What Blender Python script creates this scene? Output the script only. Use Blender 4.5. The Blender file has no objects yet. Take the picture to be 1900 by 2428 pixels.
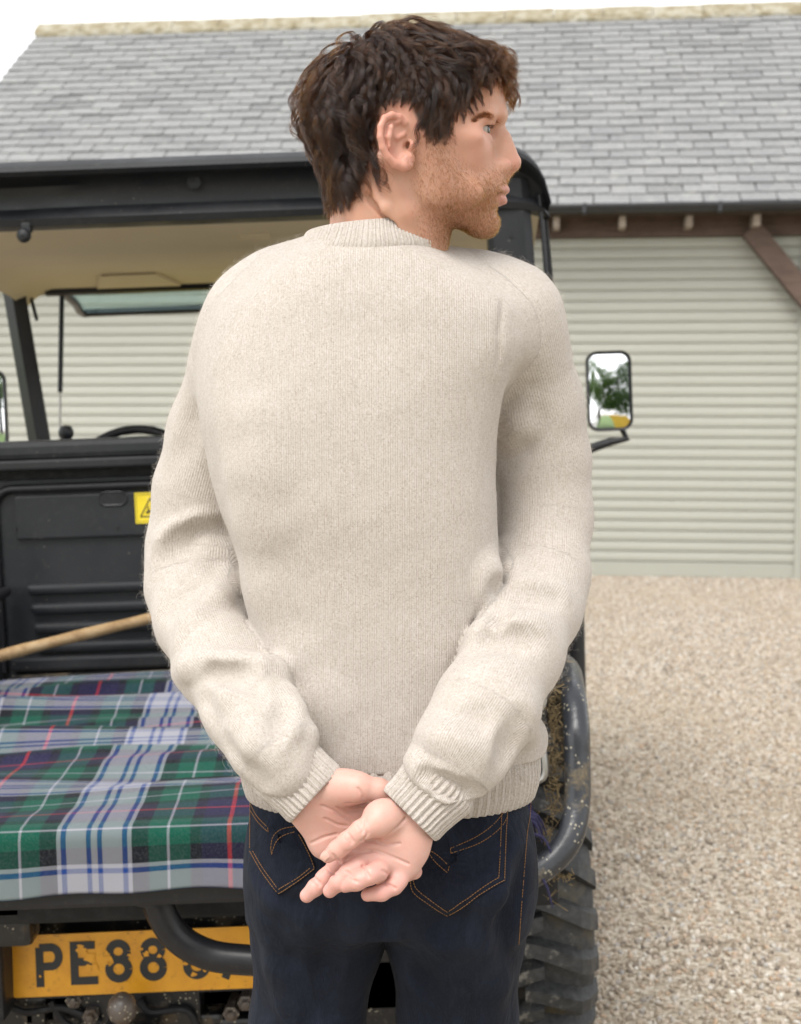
import bpy, bmesh, math, random
import numpy as np
from mathutils import Vector, Matrix

# ---------------------------------------------------------------- camera, sky, sun, exposure
SC = bpy.context.scene
COL = SC.collection
FPX, IW, IH, HOR = 3372.0, 1900.0, 2428.0, 925.0      # focal length in photo pixels, photo size, horizon row
CAMH = 1.42
PITCH = math.atan((IH / 2 - HOR) / FPX)
cam_d = bpy.data.cameras.new('camera')
cam = bpy.data.objects.new('camera', cam_d)
COL.objects.link(cam)
cam.location = (0, 0, CAMH)
cam.rotation_euler = (math.pi / 2 - PITCH, 0, 0)
cam_d.sensor_fit = 'VERTICAL'
cam_d.sensor_height = 36.0
cam_d.lens = FPX / IH * 36.0
cam_d.clip_start = 0.05
cam_d.clip_end = 2000
cam_d.dof.use_dof = True
cam_d.dof.focus_distance = 1.52
cam_d.dof.aperture_fstop = 9.0
SC.camera = cam

SUN_EL, SUN_AZ = math.radians(58), math.radians(205)   # azimuth clockwise from +Y: behind the camera, a little left
world = bpy.data.worlds.new('World')
SC.world = world
world.use_nodes = True
wn, wl = world.node_tree.nodes, world.node_tree.links
wn.clear()
w_sky = wn.new('ShaderNodeTexSky')
w_sky.sky_type = 'NISHITA'
w_sky.sun_disc = False
w_sky.sun_elevation = SUN_EL
w_sky.sun_rotation = SUN_AZ
w_sky.air_density = 1.0
w_sky.dust_density = 1.0
w_sky.ozone_density = 1.0
w_hs = wn.new('ShaderNodeHueSaturation')
w_hs.inputs['Saturation'].default_value = 0.05
w_bg = wn.new('ShaderNodeBackground')
w_bg.inputs['Strength'].default_value = 0.15
w_out = wn.new('ShaderNodeOutputWorld')
wl.new(w_sky.outputs[0], w_hs.inputs['Color'])
wl.new(w_hs.outputs[0], w_bg.inputs['Color'])
wl.new(w_bg.outputs[0], w_out.inputs['Surface'])

sun_d = bpy.data.lights.new('sun', 'SUN')
sun_d.energy = 1.1
sun_d.angle = math.radians(28)
sun_d.color = (1.0, 0.97, 0.92)
sun = bpy.data.objects.new('sun', sun_d)
COL.objects.link(sun)
sdir = Vector((math.sin(SUN_AZ) * math.cos(SUN_EL), math.cos(SUN_AZ) * math.cos(SUN_EL), math.sin(SUN_EL)))
sun.rotation_euler = sdir.to_track_quat('Z', 'Y').to_euler()
sun.location = (0, 0, 30)

SC.view_settings.view_transform = 'Standard'
SC.view_settings.look = 'None'
SC.view_settings.gamma = 1.0
SC.view_settings.use_curve_mapping = False
SC.view_settings.exposure = 1.25
SC.cycles.use_denoising = True
SC.cycles.denoiser = 'OPENIMAGEDENOISE'
SC.cycles.use_adaptive_sampling = False
SC.cycles.max_bounces = 8
SC.cycles.transparent_max_bounces = 16
SC.cycles.sample_clamp_indirect = 6.0
SC.cycles_curves.shape = 'RIBBONS'

# ---------------------------------------------------------------- where a photo pixel lies at a chosen distance
_fw = np.array([0, math.cos(PITCH), -math.sin(PITCH)])
_up = np.array([0, math.sin(PITCH), math.cos(PITCH)])
def ray(px, py):
    return _fw + np.array([(px - IW / 2) / FPX, 0, 0]) + _up * ((IH / 2 - py) / FPX)
def P(px, py, d):
    v = ray(px, py)
    return np.array([0, 0, CAMH]) + v * (d / v[1])

# ---------------------------------------------------------------- object helpers
def link(o, parent=None):
    COL.objects.link(o)
    if parent is not None:
        o.parent = parent
    return o
def tag(o, label, cat, group=None):
    o['label'] = label
    o['category'] = cat
    if group:
        o['group'] = group
    return o
def empty(name, loc=(0, 0, 0), rot=(0, 0, 0), parent=None):
    o = bpy.data.objects.new(name, None)
    o.empty_display_size = 0.1
    o.location = loc
    o.rotation_euler = rot
    return link(o, parent)
def mesh_obj(name, verts, faces, mat=None, parent=None, smooth=False):
    me = bpy.data.meshes.new(name)
    me.from_pydata([tuple(v) for v in verts], [], [tuple(f) for f in faces])
    if smooth:
        me.polygons.foreach_set('use_smooth', [True] * len(me.polygons))
    me.update()
    if mat:
        me.materials.append(mat)
    return link(bpy.data.objects.new(name, me), parent)

def np_mesh(name, V, Q, mat=None, parent=None, smooth=True):
    """mesh from numpy arrays: V (n,3), Q (m,k) faces with k = 3 or 4"""
    me = bpy.data.meshes.new(name)
    V = np.asarray(V, dtype=np.float32)
    Q = np.asarray(Q, dtype=np.int32)
    k = Q.shape[1]
    me.vertices.add(len(V))
    me.vertices.foreach_set('co', V.ravel())
    me.loops.add(Q.size)
    me.loops.foreach_set('vertex_index', Q.ravel())
    me.polygons.add(len(Q))
    me.polygons.foreach_set('loop_start', np.arange(0, Q.size, k, dtype=np.int32))
    me.polygons.foreach_set('use_smooth', np.full(len(Q), smooth))
    me.update(calc_edges=True)
    me.validate()
    if mat:
        me.materials.append(mat)
    return link(bpy.data.objects.new(name, me), parent)

class MB:
    """collects simple solids into one mesh"""
    def __init__(self):
        self.v, self.f = [], []
    def add(self, V, Fs):
        n = len(self.v)
        self.v += [tuple(map(float, p)) for p in V]
        self.f += [tuple(i + n for i in f) for f in Fs]
        return self
    def box(self, lo, hi, bev=0.0, M=None):
        bm = bmesh.new()
        bmesh.ops.create_cube(bm, size=1.0)
        c = [(lo[i] + hi[i]) / 2 for i in range(3)]
        s = [abs(hi[i] - lo[i]) for i in range(3)]
        for v in bm.verts:
            v.co = Vector([c[i] + v.co[i] * s[i] for i in range(3)])
        if bev > 0:
            bmesh.ops.bevel(bm, geom=list(bm.edges), offset=min(bev, min(s) * 0.45), segments=2, profile=0.6, affect='EDGES')
        if M is not None:
            for v in bm.verts:
                v.co = M @ v.co
        bm.verts.index_update()
        self.add([v.co for v in bm.verts], [[v.index for v in f.verts] for f in bm.faces])
        bm.free()
        return self
    def tube(self, pts, r, n=12, cap=True, up=None):
        pts = [np.array(p, float) for p in pts]
        rs = r if isinstance(r, (list, tuple, np.ndarray)) else [r] * len(pts)
        V, Fs = [], []
        prev = None
        for i, p in enumerate(pts):
            t = pts[min(i + 1, len(pts) - 1)] - pts[max(i - 1, 0)]
            t = t / (np.linalg.norm(t) + 1e-12)
            if prev is None:
                a = np.array([0, 0, 1.0]) if abs(t[2]) < 0.9 else np.array([1.0, 0, 0])
                if up is not None: a = np.array(up, float)
                x = np.cross(a, t)
            else:
                x = prev - t * (prev @ t)
            x = x / np.linalg.norm(x)
            prev = x
            y = np.cross(t, x)
            for k in range(n):
                a = 2 * math.pi * k / n
                V.append(p + (x * math.cos(a) + y * math.sin(a)) * rs[i])
        for i in range(len(pts) - 1):
            for k in range(n):
                k2 = (k + 1) % n
                Fs.append((i * n + k, i * n + k2, (i + 1) * n + k2, (i + 1) * n + k))
        if cap:
            Fs.append(tuple(range(n - 1, -1, -1)))
            Fs.append(tuple((len(pts) - 1) * n + k for k in range(n)))
        return self.add(V, Fs)
    def lathe(self, prof, axis_p, axis_d, n=32, closed=False):
        """prof: (radius, along) pairs turned about the axis"""
        d = np.array(axis_d, float); d /= np.linalg.norm(d)
        a = np.array([0, 0, 1.0]) if abs(d[2]) < 0.9 else np.array([1.0, 0, 0])
        x = np.cross(a, d); x /= np.linalg.norm(x); y = np.cross(d, x)
        p0 = np.array(axis_p, float)
        V, Fs = [], []
        m = len(prof)
        for k in range(n):
            t = 2 * math.pi * k / n
            e = x * math.cos(t) + y * math.sin(t)
            for r, h in prof:
                V.append(p0 + d * h + e * r)
        for k in range(n):
            k2 = (k + 1) % n
            for j in range(m if closed else m - 1):
                j2 = (j + 1) % m
                Fs.append((k * m + j, k2 * m + j, k2 * m + j2, k * m + j2))
        if not closed:
            Fs.append(tuple(k * m for k in range(n - 1, -1, -1)))
            Fs.append(tuple(k * m + m - 1 for k in range(n)))
        return self.add(V, Fs)
    def prism(self, poly, z0, z1, M=None):
        """polygon (x, y) raised from z0 to z1"""
        n = len(poly)
        V = [Vector((p[0], p[1], z0)) for p in poly] + [Vector((p[0], p[1], z1)) for p in poly]
        if M is not None:
            V = [M @ v for v in V]
        Fs = [tuple(range(n - 1, -1, -1)), tuple(range(n, 2 * n))] + [(i, (i + 1) % n, n + (i + 1) % n, n + i) for i in range(n)]
        return self.add(V, Fs)
    def mesh(self, name, mat=None, smooth=False):
        me = bpy.data.meshes.new(name)
        me.from_pydata(self.v, [], self.f)
        bm = bmesh.new(); bm.from_mesh(me)
        bmesh.ops.recalc_face_normals(bm, faces=bm.faces)
        bm.to_mesh(me); bm.free()
        if smooth:
            me.polygons.foreach_set('use_smooth', [True] * len(me.polygons))
            me.set_sharp_from_angle(angle=math.radians(40))
        if mat: me.materials.append(mat)
        return me
    def obj(self, name, mat=None, parent=None, smooth=False):
        return link(bpy.data.objects.new(name, self.mesh(name, mat, smooth)), parent)

def smooth_path(pts, n=8):
    """Catmull-Rom through the points"""
    pts = [np.array(p, float) for p in pts]
    out = []
    for i in range(len(pts) - 1):
        p0 = pts[max(i - 1, 0)]; p1 = pts[i]; p2 = pts[i + 1]; p3 = pts[min(i + 2, len(pts) - 1)]
        for k in range(n):
            t = k / n
            out.append(0.5 * ((2 * p1) + (-p0 + p2) * t + (2 * p0 - 5 * p1 + 4 * p2 - p3) * t * t + (-p0 + 3 * p1 - 3 * p2 + p3) * t ** 3))
    out.append(pts[-1])
    return out

# ---------------------------------------------------------------- material helpers
def s2l(c):
    return tuple(((x / 255) / 12.92 if x <= 10 else (((x / 255) + 0.055) / 1.055) ** 2.4) for x in c)
class NT:
    def __init__(self, name):
        self.m = bpy.data.materials.new(name)
        self.m.use_nodes = True
        self.t = self.m.node_tree
        self.t.nodes.clear()
        self.out = self.n('OutputMaterial')
    def n(self, typ, **kw):
        nd = self.t.nodes.new('ShaderNode' + typ)
        for k, v in kw.items():
            setattr(nd, k, v)
        return nd
    def l(self, a, b):
        self.t.links.new(a, b)
    def set(self, sock, v):
        if hasattr(v, 'is_output') or isinstance(v, bpy.types.NodeSocket):
            self.l(v, sock)
        else:
            if sock.type == 'RGBA' and len(v) == 3:
                v = (*v, 1)
            sock.default_value = v
    def math(self, op, a, b=0.0, c=0.0):
        nd = self.n('Math', operation=op)
        self.set(nd.inputs[0], a); self.set(nd.inputs[1], b); self.set(nd.inputs[2], c)
        return nd.outputs[0]
    def mix(self, fac, a, b, mode='MIX'):
        nd = self.n('Mix', data_type='RGBA', blend_type=mode)
        self.set(nd.inputs[0], fac); self.set(nd.inputs[6], a); self.set(nd.inputs[7], b)
        return nd.outputs[2]
    def coord(self, which='Object'):
        return self.n('TexCoord').outputs[which]
    def attr(self, name):
        nd = self.n('Attribute'); nd.attribute_name = name
        return nd
    def mapping(self, vec, scale=(1, 1, 1), rot=(0, 0, 0), loc=(0, 0, 0)):
        nd = self.n('Mapping')
        self.l(vec, nd.inputs[0])
        nd.inputs['Scale'].default_value = scale
        nd.inputs['Rotation'].default_value = rot
        nd.inputs['Location'].default_value = loc
        return nd.outputs[0]
    def noise(self, vec, scale, detail=4, rough=0.6, dist=0.0):
        nd = self.n('TexNoise')
        if vec is not None: self.l(vec, nd.inputs['Vector'])
        nd.inputs['Scale'].default_value = scale
        nd.inputs['Detail'].default_value = detail
        nd.inputs['Roughness'].default_value = rough
        nd.inputs['Distortion'].default_value = dist
        return nd.outputs['Fac']
    def vor(self, vec, scale, feature='F1', out='Distance', rnd=1.0):
        nd = self.n('TexVoronoi', feature=feature)
        if vec is not None: self.l(vec, nd.inputs['Vector'])
        nd.inputs['Scale'].default_value = scale
        nd.inputs['Randomness'].default_value = rnd
        return nd.outputs[out]
    def ramp(self, fac, stops, interp='LINEAR'):
        nd = self.n('ValToRGB')
        cr = nd.color_ramp
        cr.interpolation = interp
        while len(cr.elements) < len(stops):
            cr.elements.new(0.5)
        for e, (p, c) in zip(cr.elements, stops):
            e.position = p
            e.color = (*c, 1) if not isinstance(c, (int, float)) else (c, c, c, 1)
        self.set(nd.inputs[0], fac)
        return nd.outputs[0]
    def rng(self, v, a, b, c, d):
        nd = self.n('MapRange')
        self.set(nd.inputs[0], v)
        for i, x in enumerate((a, b, c, d)):
            nd.inputs[i + 1].default_value = x
        return nd.outputs[0]
    def bump(self, height, strength=0.3, dist=0.01, normal=None):
        nd = self.n('Bump')
        self.set(nd.inputs['Height'], height)
        nd.inputs['Strength'].default_value = strength
        nd.inputs['Distance'].default_value = dist
        if normal is not None: self.l(normal, nd.inputs['Normal'])
        return nd.outputs[0]
    def bsdf(self, color, rough=0.6, normal=None, metal=0.0, **kw):
        b = self.n('BsdfPrincipled')
        self.set(b.inputs['Base Color'], color)
        self.set(b.inputs['Roughness'], rough)
        self.set(b.inputs['Metallic'], metal)
        if normal is not None: self.l(normal, b.inputs['Normal'])
        for k, v in kw.items():
            self.set(b.inputs[k], v)
        self.l(b.outputs[0], self.out.inputs['Surface'])
        self.b = b
        return self.m

rnd = random.Random(7)
# ================================================================= materials of the place
def m_slate():
    t = NT('slate')
    co = t.coord('Object')
    geo = t.n('NewGeometry')
    isl = geo.outputs['Random Per Island']
    oi = t.n('ObjectInfo').outputs['Random']
    r = t.math('FRACT', t.math('ADD', isl, oi))
    n1 = t.noise(geo.outputs['Position'], 2.2, 5, 0.6)
    n2 = t.noise(geo.outputs['Position'], 26, 6, 0.7)
    n3 = t.noise(geo.outputs['Position'], 9, 4, 0.75)
    c = t.ramp(r, [(0.0, (0.155, 0.155, 0.156)), (0.12, (0.198, 0.198, 0.199)), (0.6, (0.222, 0.222, 0.222)), (1.0, (0.250, 0.249, 0.247))])
    c = t.mix(t.rng(n1, 0.35, 0.7, 0.0, 0.5), c, (0.275, 0.273, 0.268), 'MIX')
    c = t.mix(t.rng(n2, 0.50, 0.70, 0.0, 0.75), c, (0.13, 0.137, 0.145))
    c = t.mix(t.rng(n3, 0.56, 0.70, 0.0, 0.6), c, (0.35, 0.345, 0.32))
    return t.bsdf(c, t.rng(n2, 0.3, 0.7, 0.35, 0.6), t.bump(n2, 0.5, 0.006))
def m_ridge():
    t = NT('ridge_tile')
    pos = t.n('NewGeometry').outputs['Position']
    n = t.noise(pos, 7, 6, 0.7)
    n2 = t.noise(pos, 30, 5, 0.7)
    c = t.ramp(n, [(0.3, (0.16, 0.125, 0.07)), (0.46, (0.25, 0.215, 0.14)), (0.60, (0.36, 0.335, 0.27)), (0.8, (0.17, 0.13, 0.065))])
    c = t.mix(t.rng(n2, 0.55, 0.7, 0, 0.7), c, (0.13, 0.11, 0.05))
    return t.bsdf(c, 0.9, t.bump(n2, 0.6, 0.01))
def m_wood(name, c1, c2, scale=(3, 30, 30), rough=0.75):
    t = NT(name)
    co = t.mapping(t.coord('Object'), scale)
    n = t.noise(co, 2.0, 7, 0.65, 0.6)
    n2 = t.noise(t.coord('Object'), 6, 4, 0.6)
    c = t.ramp(n, [(0.3, c1), (0.7, c2)])
    c = t.mix(t.rng(n2, 0.5, 0.75, 0, 0.5), c, tuple(x * 0.45 for x in c1))
    return t.bsdf(c, rough, t.bump(n, 0.35, 0.004))
def m_paint(name, col, rough=0.45, var=0.12, dirt=(0.12, 0.10, 0.07), dirtamt=0.25, bump=0.05, metal=0.0):
    t = NT(name)
    pos = t.coord('Object')
    n = t.noise(pos, 3.0, 5, 0.65)
    n2 = t.noise(pos, 45, 5, 0.7)
    c = t.mix(t.rng(n, 0.3, 0.7, 0, 1), tuple(x * (1 - var) for x in col), tuple(min(1, x * (1 + var)) for x in col))
    c = t.mix(t.math('MULTIPLY', t.rng(n2, 0.55, 0.75, 0, 1), dirtamt), c, dirt)
    return t.bsdf(c, t.rng(n2, 0.3, 0.7, rough * 0.8, min(1, rough * 1.25)), t.bump(n2, bump * 4, 0.002), metal)
def m_ground():
    t = NT('gravel_bed')
    pos = t.n('NewGeometry').outputs['Position']
    v = t.n('TexVoronoi'); t.l(pos, v.inputs['Vector']); v.inputs['Scale'].default_value = 75
    v2 = t.n('TexVoronoi'); t.l(pos, v2.inputs['Vector']); v2.inputs['Scale'].default_value = 120
    big = t.noise(pos, 0.9, 4, 0.6)
    sep = t.n('SeparateColor'); t.l(v.outputs['Color'], sep.inputs[0])
    c = t.ramp(sep.outputs[0], [(0.0, (0.17, 0.138, 0.10)), (0.25, (0.32, 0.265, 0.195)), (0.6, (0.44, 0.38, 0.295)), (1.0, (0.60, 0.55, 0.47))])
    c = t.mix(t.rng(big, 0.35, 0.65, 0.0, 0.45), c, (0.37, 0.31, 0.23))
    h = t.math('SUBTRACT', 1.0, v.outputs['Distance'])
    return t.bsdf(c, 0.85, t.bump(h, 0.8, 0.012))
def m_stone():
    t = NT('gravel_stone')
    r = t.n('ObjectInfo').outputs['Random']
    pos = t.n('NewGeometry').outputs['Position']
    c = t.ramp(r, [(0.0, (0.12, 0.10, 0.085)), (0.10, (0.23, 0.185, 0.135)), (0.28, (0.36, 0.297, 0.228)), (0.50, (0.46, 0.398, 0.325)),
                   (0.68, (0.56, 0.505, 0.435)), (0.80, (0.43, 0.30, 0.20)), (0.88, (0.27, 0.265, 0.26)), (1.0, (0.68, 0.645, 0.585))])
    n = t.noise(pos, 160, 4, 0.6)
    c = t.mix(t.rng(n, 0.4, 0.7, 0, 0.35), c, (0.30, 0.24, 0.18))
    big = t.noise(pos, 0.9, 4, 0.6)
    c = t.mix(t.rng(big, 0.42, 0.62, 0.0, 0.35), c, (0.36, 0.29, 0.21))
    return t.bsdf(c, 0.75, t.bump(n, 0.3, 0.003))
def m_door():
    t = NT('sage_door_paint')
    pos = t.n('NewGeometry').outputs['Position']
    n = t.noise(pos, 1.3, 4, 0.6)
    n2 = t.noise(t.mapping(pos, (2, 2, 20)), 6, 5, 0.7)
    c = t.mix(n, (0.335, 0.335, 0.288), (0.375, 0.373, 0.322))
    c = t.mix(t.rng(n2, 0.5, 0.8, 0, 0.25), c, (0.28, 0.282, 0.235))
    return t.bsdf(c, 0.42)
M_SLATE, M_RIDGE = m_slate(), m_ridge()
M_BROWN = m_wood('brown_timber', (0.075, 0.046, 0.034), (0.14, 0.092, 0.070))
M_RAFTER = m_wood('pale_rafter_end', (0.26, 0.20, 0.155), (0.42, 0.36, 0.31))
M_GUTTER = m_paint('black_gutter', (0.022, 0.023, 0.026), 0.4)
M_DOOR = m_door()
M_BOARD = m_wood('dark_weatherboard', (0.06, 0.045, 0.035), (0.11, 0.085, 0.065))

# ================================================================= ground
g = mesh_obj('ground', [(-400, -400, 0), (400, -400, 0), (400, 600, 0), (-400, 600, 0)], [(0, 1, 2, 3)], m_ground())
g['kind'] = 'structure'

def gravel():
    # scattered stones: a real layer of pebbles over the yard
    me = bpy.data.meshes.new('gravel_stones')
    xs = [(-4.5, 6.0, 2.2, 11.4)]
    x0, x1, y0, y1 = xs[0]
    me.from_pydata([(x0, y0, .002), (x1, y0, .002), (x1, y1, .002), (x0, y1, .002)], [], [(0, 1, 2, 3)])
    o = link(bpy.data.objects.new('gravel_stones', me))
    o['kind'] = 'stuff'
    tag(o, 'loose pale beige and pink gravel covering the yard', 'gravel')
    ng = bpy.data.node_groups.new('scatter_stones', 'GeometryNodeTree')
    ng.interface.new_socket('Geometry', in_out='INPUT', socket_type='NodeSocketGeometry')
    ng.interface.new_socket('Geometry', in_out='OUTPUT', socket_type='NodeSocketGeometry')
    N, L = ng.nodes, ng.links
    gi, go = N.new('NodeGroupInput'), N.new('NodeGroupOutput')
    dp = N.new('GeometryNodeDistributePointsOnFaces')
    dp.inputs['Density'].default_value = 3200
    dp.inputs['Seed'].default_value = 3
    ico = N.new('GeometryNodeMeshIcoSphere')
    ico.inputs['Radius'].default_value = 1.0
    ico.inputs['Subdivisions'].default_value = 2
    sm = N.new('GeometryNodeSetShadeSmooth')
    sp = N.new('GeometryNodeSetPosition')
    nz = N.new('ShaderNodeTexNoise'); nz.inputs['Scale'].default_value = 1.1
    sub = N.new('ShaderNodeVectorMath'); sub.operation = 'SUBTRACT'; sub.inputs[1].default_value = (.5, .5, .5)
    mul = N.new('ShaderNodeVectorMath'); mul.operation = 'SCALE'; mul.inputs['Scale'].default_value = 0.9
    L.new(nz.outputs['Color'], sub.inputs[0]); L.new(sub.outputs[0], mul.inputs[0])
    sm2 = N.new('GeometryNodeSetMaterial'); sm2.inputs['Material'].default_value = m_stone()
    L.new(ico.outputs[0], sp.inputs['Geometry']); L.new(mul.outputs[0], sp.inputs['Offset'])
    L.new(sp.outputs[0], sm.inputs[0]); L.new(sm.outputs[0], sm2.inputs[0])
    ip = N.new('GeometryNodeInstanceOnPoints')
    rr = N.new('FunctionNodeRandomValue'); rr.data_type = 'FLOAT_VECTOR'
    rr.inputs[0].default_value = (0, 0, 0); rr.inputs[1].default_value = (6.28, 6.28, 6.28)
    rs = N.new('FunctionNodeRandomValue'); rs.data_type = 'FLOAT_VECTOR'
    rs.inputs[0].default_value = (.0036, .0036, .0030); rs.inputs[1].default_value = (.0102, .0102, .0070)
    rs.inputs['Seed'].default_value = 5
    L.new(gi.outputs[0], dp.inputs['Mesh'])
    L.new(dp.outputs['Points'], ip.inputs['Points'])
    L.new(sm2.outputs[0], ip.inputs['Instance'])
    L.new(rr.outputs[0], ip.inputs['Rotation']); L.new(rs.outputs[0], ip.inputs['Scale'])
    L.new(ip.outputs[0], go.inputs[0])
    md = o.modifiers.new('scatter', 'NODES'); md.node_group = ng
gravel()

# ================================================================= barn
TH = math.radians(-6.5)
barn = empty('barn', (1.238, 10.864, 0), (0, 0, TH))
tag(barn, 'long garage barn with grey slate roof and sage green roller doors', 'barn')
BM = Matrix.Translation((1.238, 10.864, 0)) @ Matrix.Rotation(TH, 4, 'Z')
def to_px(p):
    v = np.array(p, float) - np.array([0, 0, CAMH])
    z = v @ _fw
    return IW / 2 + v[0] / z * FPX, IH / 2 - (v @ _up) / z * FPX, z
EY, EZ, RY, RZ = -0.35, 2.765, 3.0, 4.96
XL, XR = -5.16, 5.2
SL = math.hypot(RY - EY, RZ - EZ)
e_up = np.array([0, (RY - EY) / SL, (RZ - EZ) / SL])
e_n = np.array([0, -e_up[2], e_up[1]])
def build_roof():
    deck = MB()
    for s in (1,):
        deck.add([(XL + .03, EY + .02, EZ - .03), (XR, EY + .02, EZ - .03), (XR, RY, RZ - .03), (XL + .03, RY, RZ - .03),
                  (XL + .03, EY + .02, EZ - .08), (XR, EY + .02, EZ - .08), (XR, RY, RZ - .09), (XL + .03, RY, RZ - .09)],
                 [(0, 1, 2, 3), (7, 6, 5, 4), (0, 4, 5, 1), (1, 5, 6, 2), (2, 6, 7, 3), (3, 7, 4, 0)])
        deck.add([(XL + .03, 2 * RY - EY, EZ - .03), (XR, 2 * RY - EY, EZ - .03), (XR, RY, RZ - .031), (XL + .03, RY, RZ - .031)], [(3, 2, 1, 0)])
    roof = deck.obj('roof', M_BOARD, barn)
    NC = 26
    ex = SL / NC
    W, LN, T = 0.262, ex * 1.55, 0.012
    base = []
    for k in range(6):      # a few slate shapes with chipped corners
        r = random.Random(k)
        j = lambda a: r.uniform(-a, a)
        x0, x1 = -W / 2 + .0040, W / 2 - .0040
        y0 = 0
        pts = [(x0 + r.uniform(0, .012), y0 + j(.003)), (x1 - r.uniform(0, .012), y0 + j(.003)), (x1, y0 + .02), (x1, LN), (x0, LN), (x0, y0 + .02)]
        mb = MB().prism(pts, 0, T)
        base.append(mb.mesh('slate', M_SLATE))
    recs = []
    for c in range(NC):
        off = (c % 2) * W / 2 + rnd.uniform(-.015, .015)
        n = int((XR - XL) / W) + 2
        for i in range(n):
            x = XL + i * W + off
            if x + W / 2 > XR or x < XL - .08: continue
            recs.append((x, c))
    scored = []
    for x, c in recs:
        cut = x - W / 2 < XL - .02                 # a cut slate finishes the verge
        if cut: x0_ = x; x = (XL + x + W / 2) / 2
        y = c * ex - .03 + rnd.uniform(-.011, .011) - (rnd.random() < .07) * .022
        tilt = T / ex * 1.0 + rnd.uniform(0, .02)
        p = np.array([x, EY, EZ]) + e_up * y + e_n * (T * 1.15 + rnd.uniform(0, .004))
        M = Matrix(((1, 0, 0, p[0]), (0, e_up[1], e_n[1], p[1]), (0, e_up[2], e_n[2], p[2]), (0, 0, 0, 1)))
        M = M @ Matrix.Rotation(rnd.uniform(-.02, .02), 4, 'Z') @ Matrix.Rotation(-tilt, 4, 'X')
        if cut: M = M @ Matrix.Scale((x0_ + W / 2 - XL) / W, 4, (1, 0, 0))
        q = to_px(BM @ Vector((p[0], p[1], p[2])))
        vis = -40 < q[0] < 1940 and q[1] > 30 and not (700 < q[0] < 1215 and q[1] > 60) and not (q[0] < 720 and q[1] > 395)
        scored.append((0 if vis else 1, q[2], M, rnd.randrange(6)))
    scored.sort(key=lambda s: (s[0], s[1]))
    rest = MB()
    for i, (_, _, M, k) in enumerate(scored):
        if i < 300:
            o = bpy.data.objects.new('slate', base[k])
            link(o, roof)
            o.matrix_local = M
        else:
            me = base[k]
            rest.add([M @ v.co for v in me.vertices], [tuple(p.vertices) for p in me.polygons])
    o = rest.obj('slate_field', M_SLATE, roof)
    o['kind'] = 'stuff'
    # ridge tiles
    prof = []
    for a in np.linspace(-1, 1, 9):
        prof.append((a * .17, .055 - abs(a) ** 1.6 * .125))
    x = XL - .02
    i = 0
    while x < XR:
        L_ = .46
        V, Fs = [], []
        dz = rnd.uniform(-.006, .008)
        for xx in (x, x + L_ - .006):
            for (yy, zz) in prof: V.append((xx, RY + yy, RZ + zz + dz + .012))
            for (yy, zz) in prof: V.append((xx, RY + yy * .93, RZ + zz + dz - .012))
        n = len(prof)
        for k in range(n - 1):
            Fs += [(k, k + 1, 2 * n + k + 1, 2 * n + k), (n + k + 1, n + k, 3 * n + k, 3 * n + k + 1)]
            Fs += [(k, n + k, n + k + 1, k + 1), (2 * n + k, 2 * n + k + 1, 3 * n + k + 1, 3 * n + k)]
        Fs += [(0, 2 * n, 3 * n, n), (n - 1, 2 * n - 1, 4 * n - 1, 3 * n - 1)]
        MB().add(V, Fs).obj('ridge_tile', M_RIDGE, roof)
        x += L_
    # mortar under the ridge: mossy lumpy line
    mb = MB()
    mb.tube([(xx, RY - .165 + rnd.uniform(-.01, .01), RZ - .09 + rnd.uniform(-.012, .008)) for xx in np.arange(XL, XR, .06)], .035, 8)
    mb.obj('ridge_mortar', M_RIDGE, roof)
build_roof()

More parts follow.
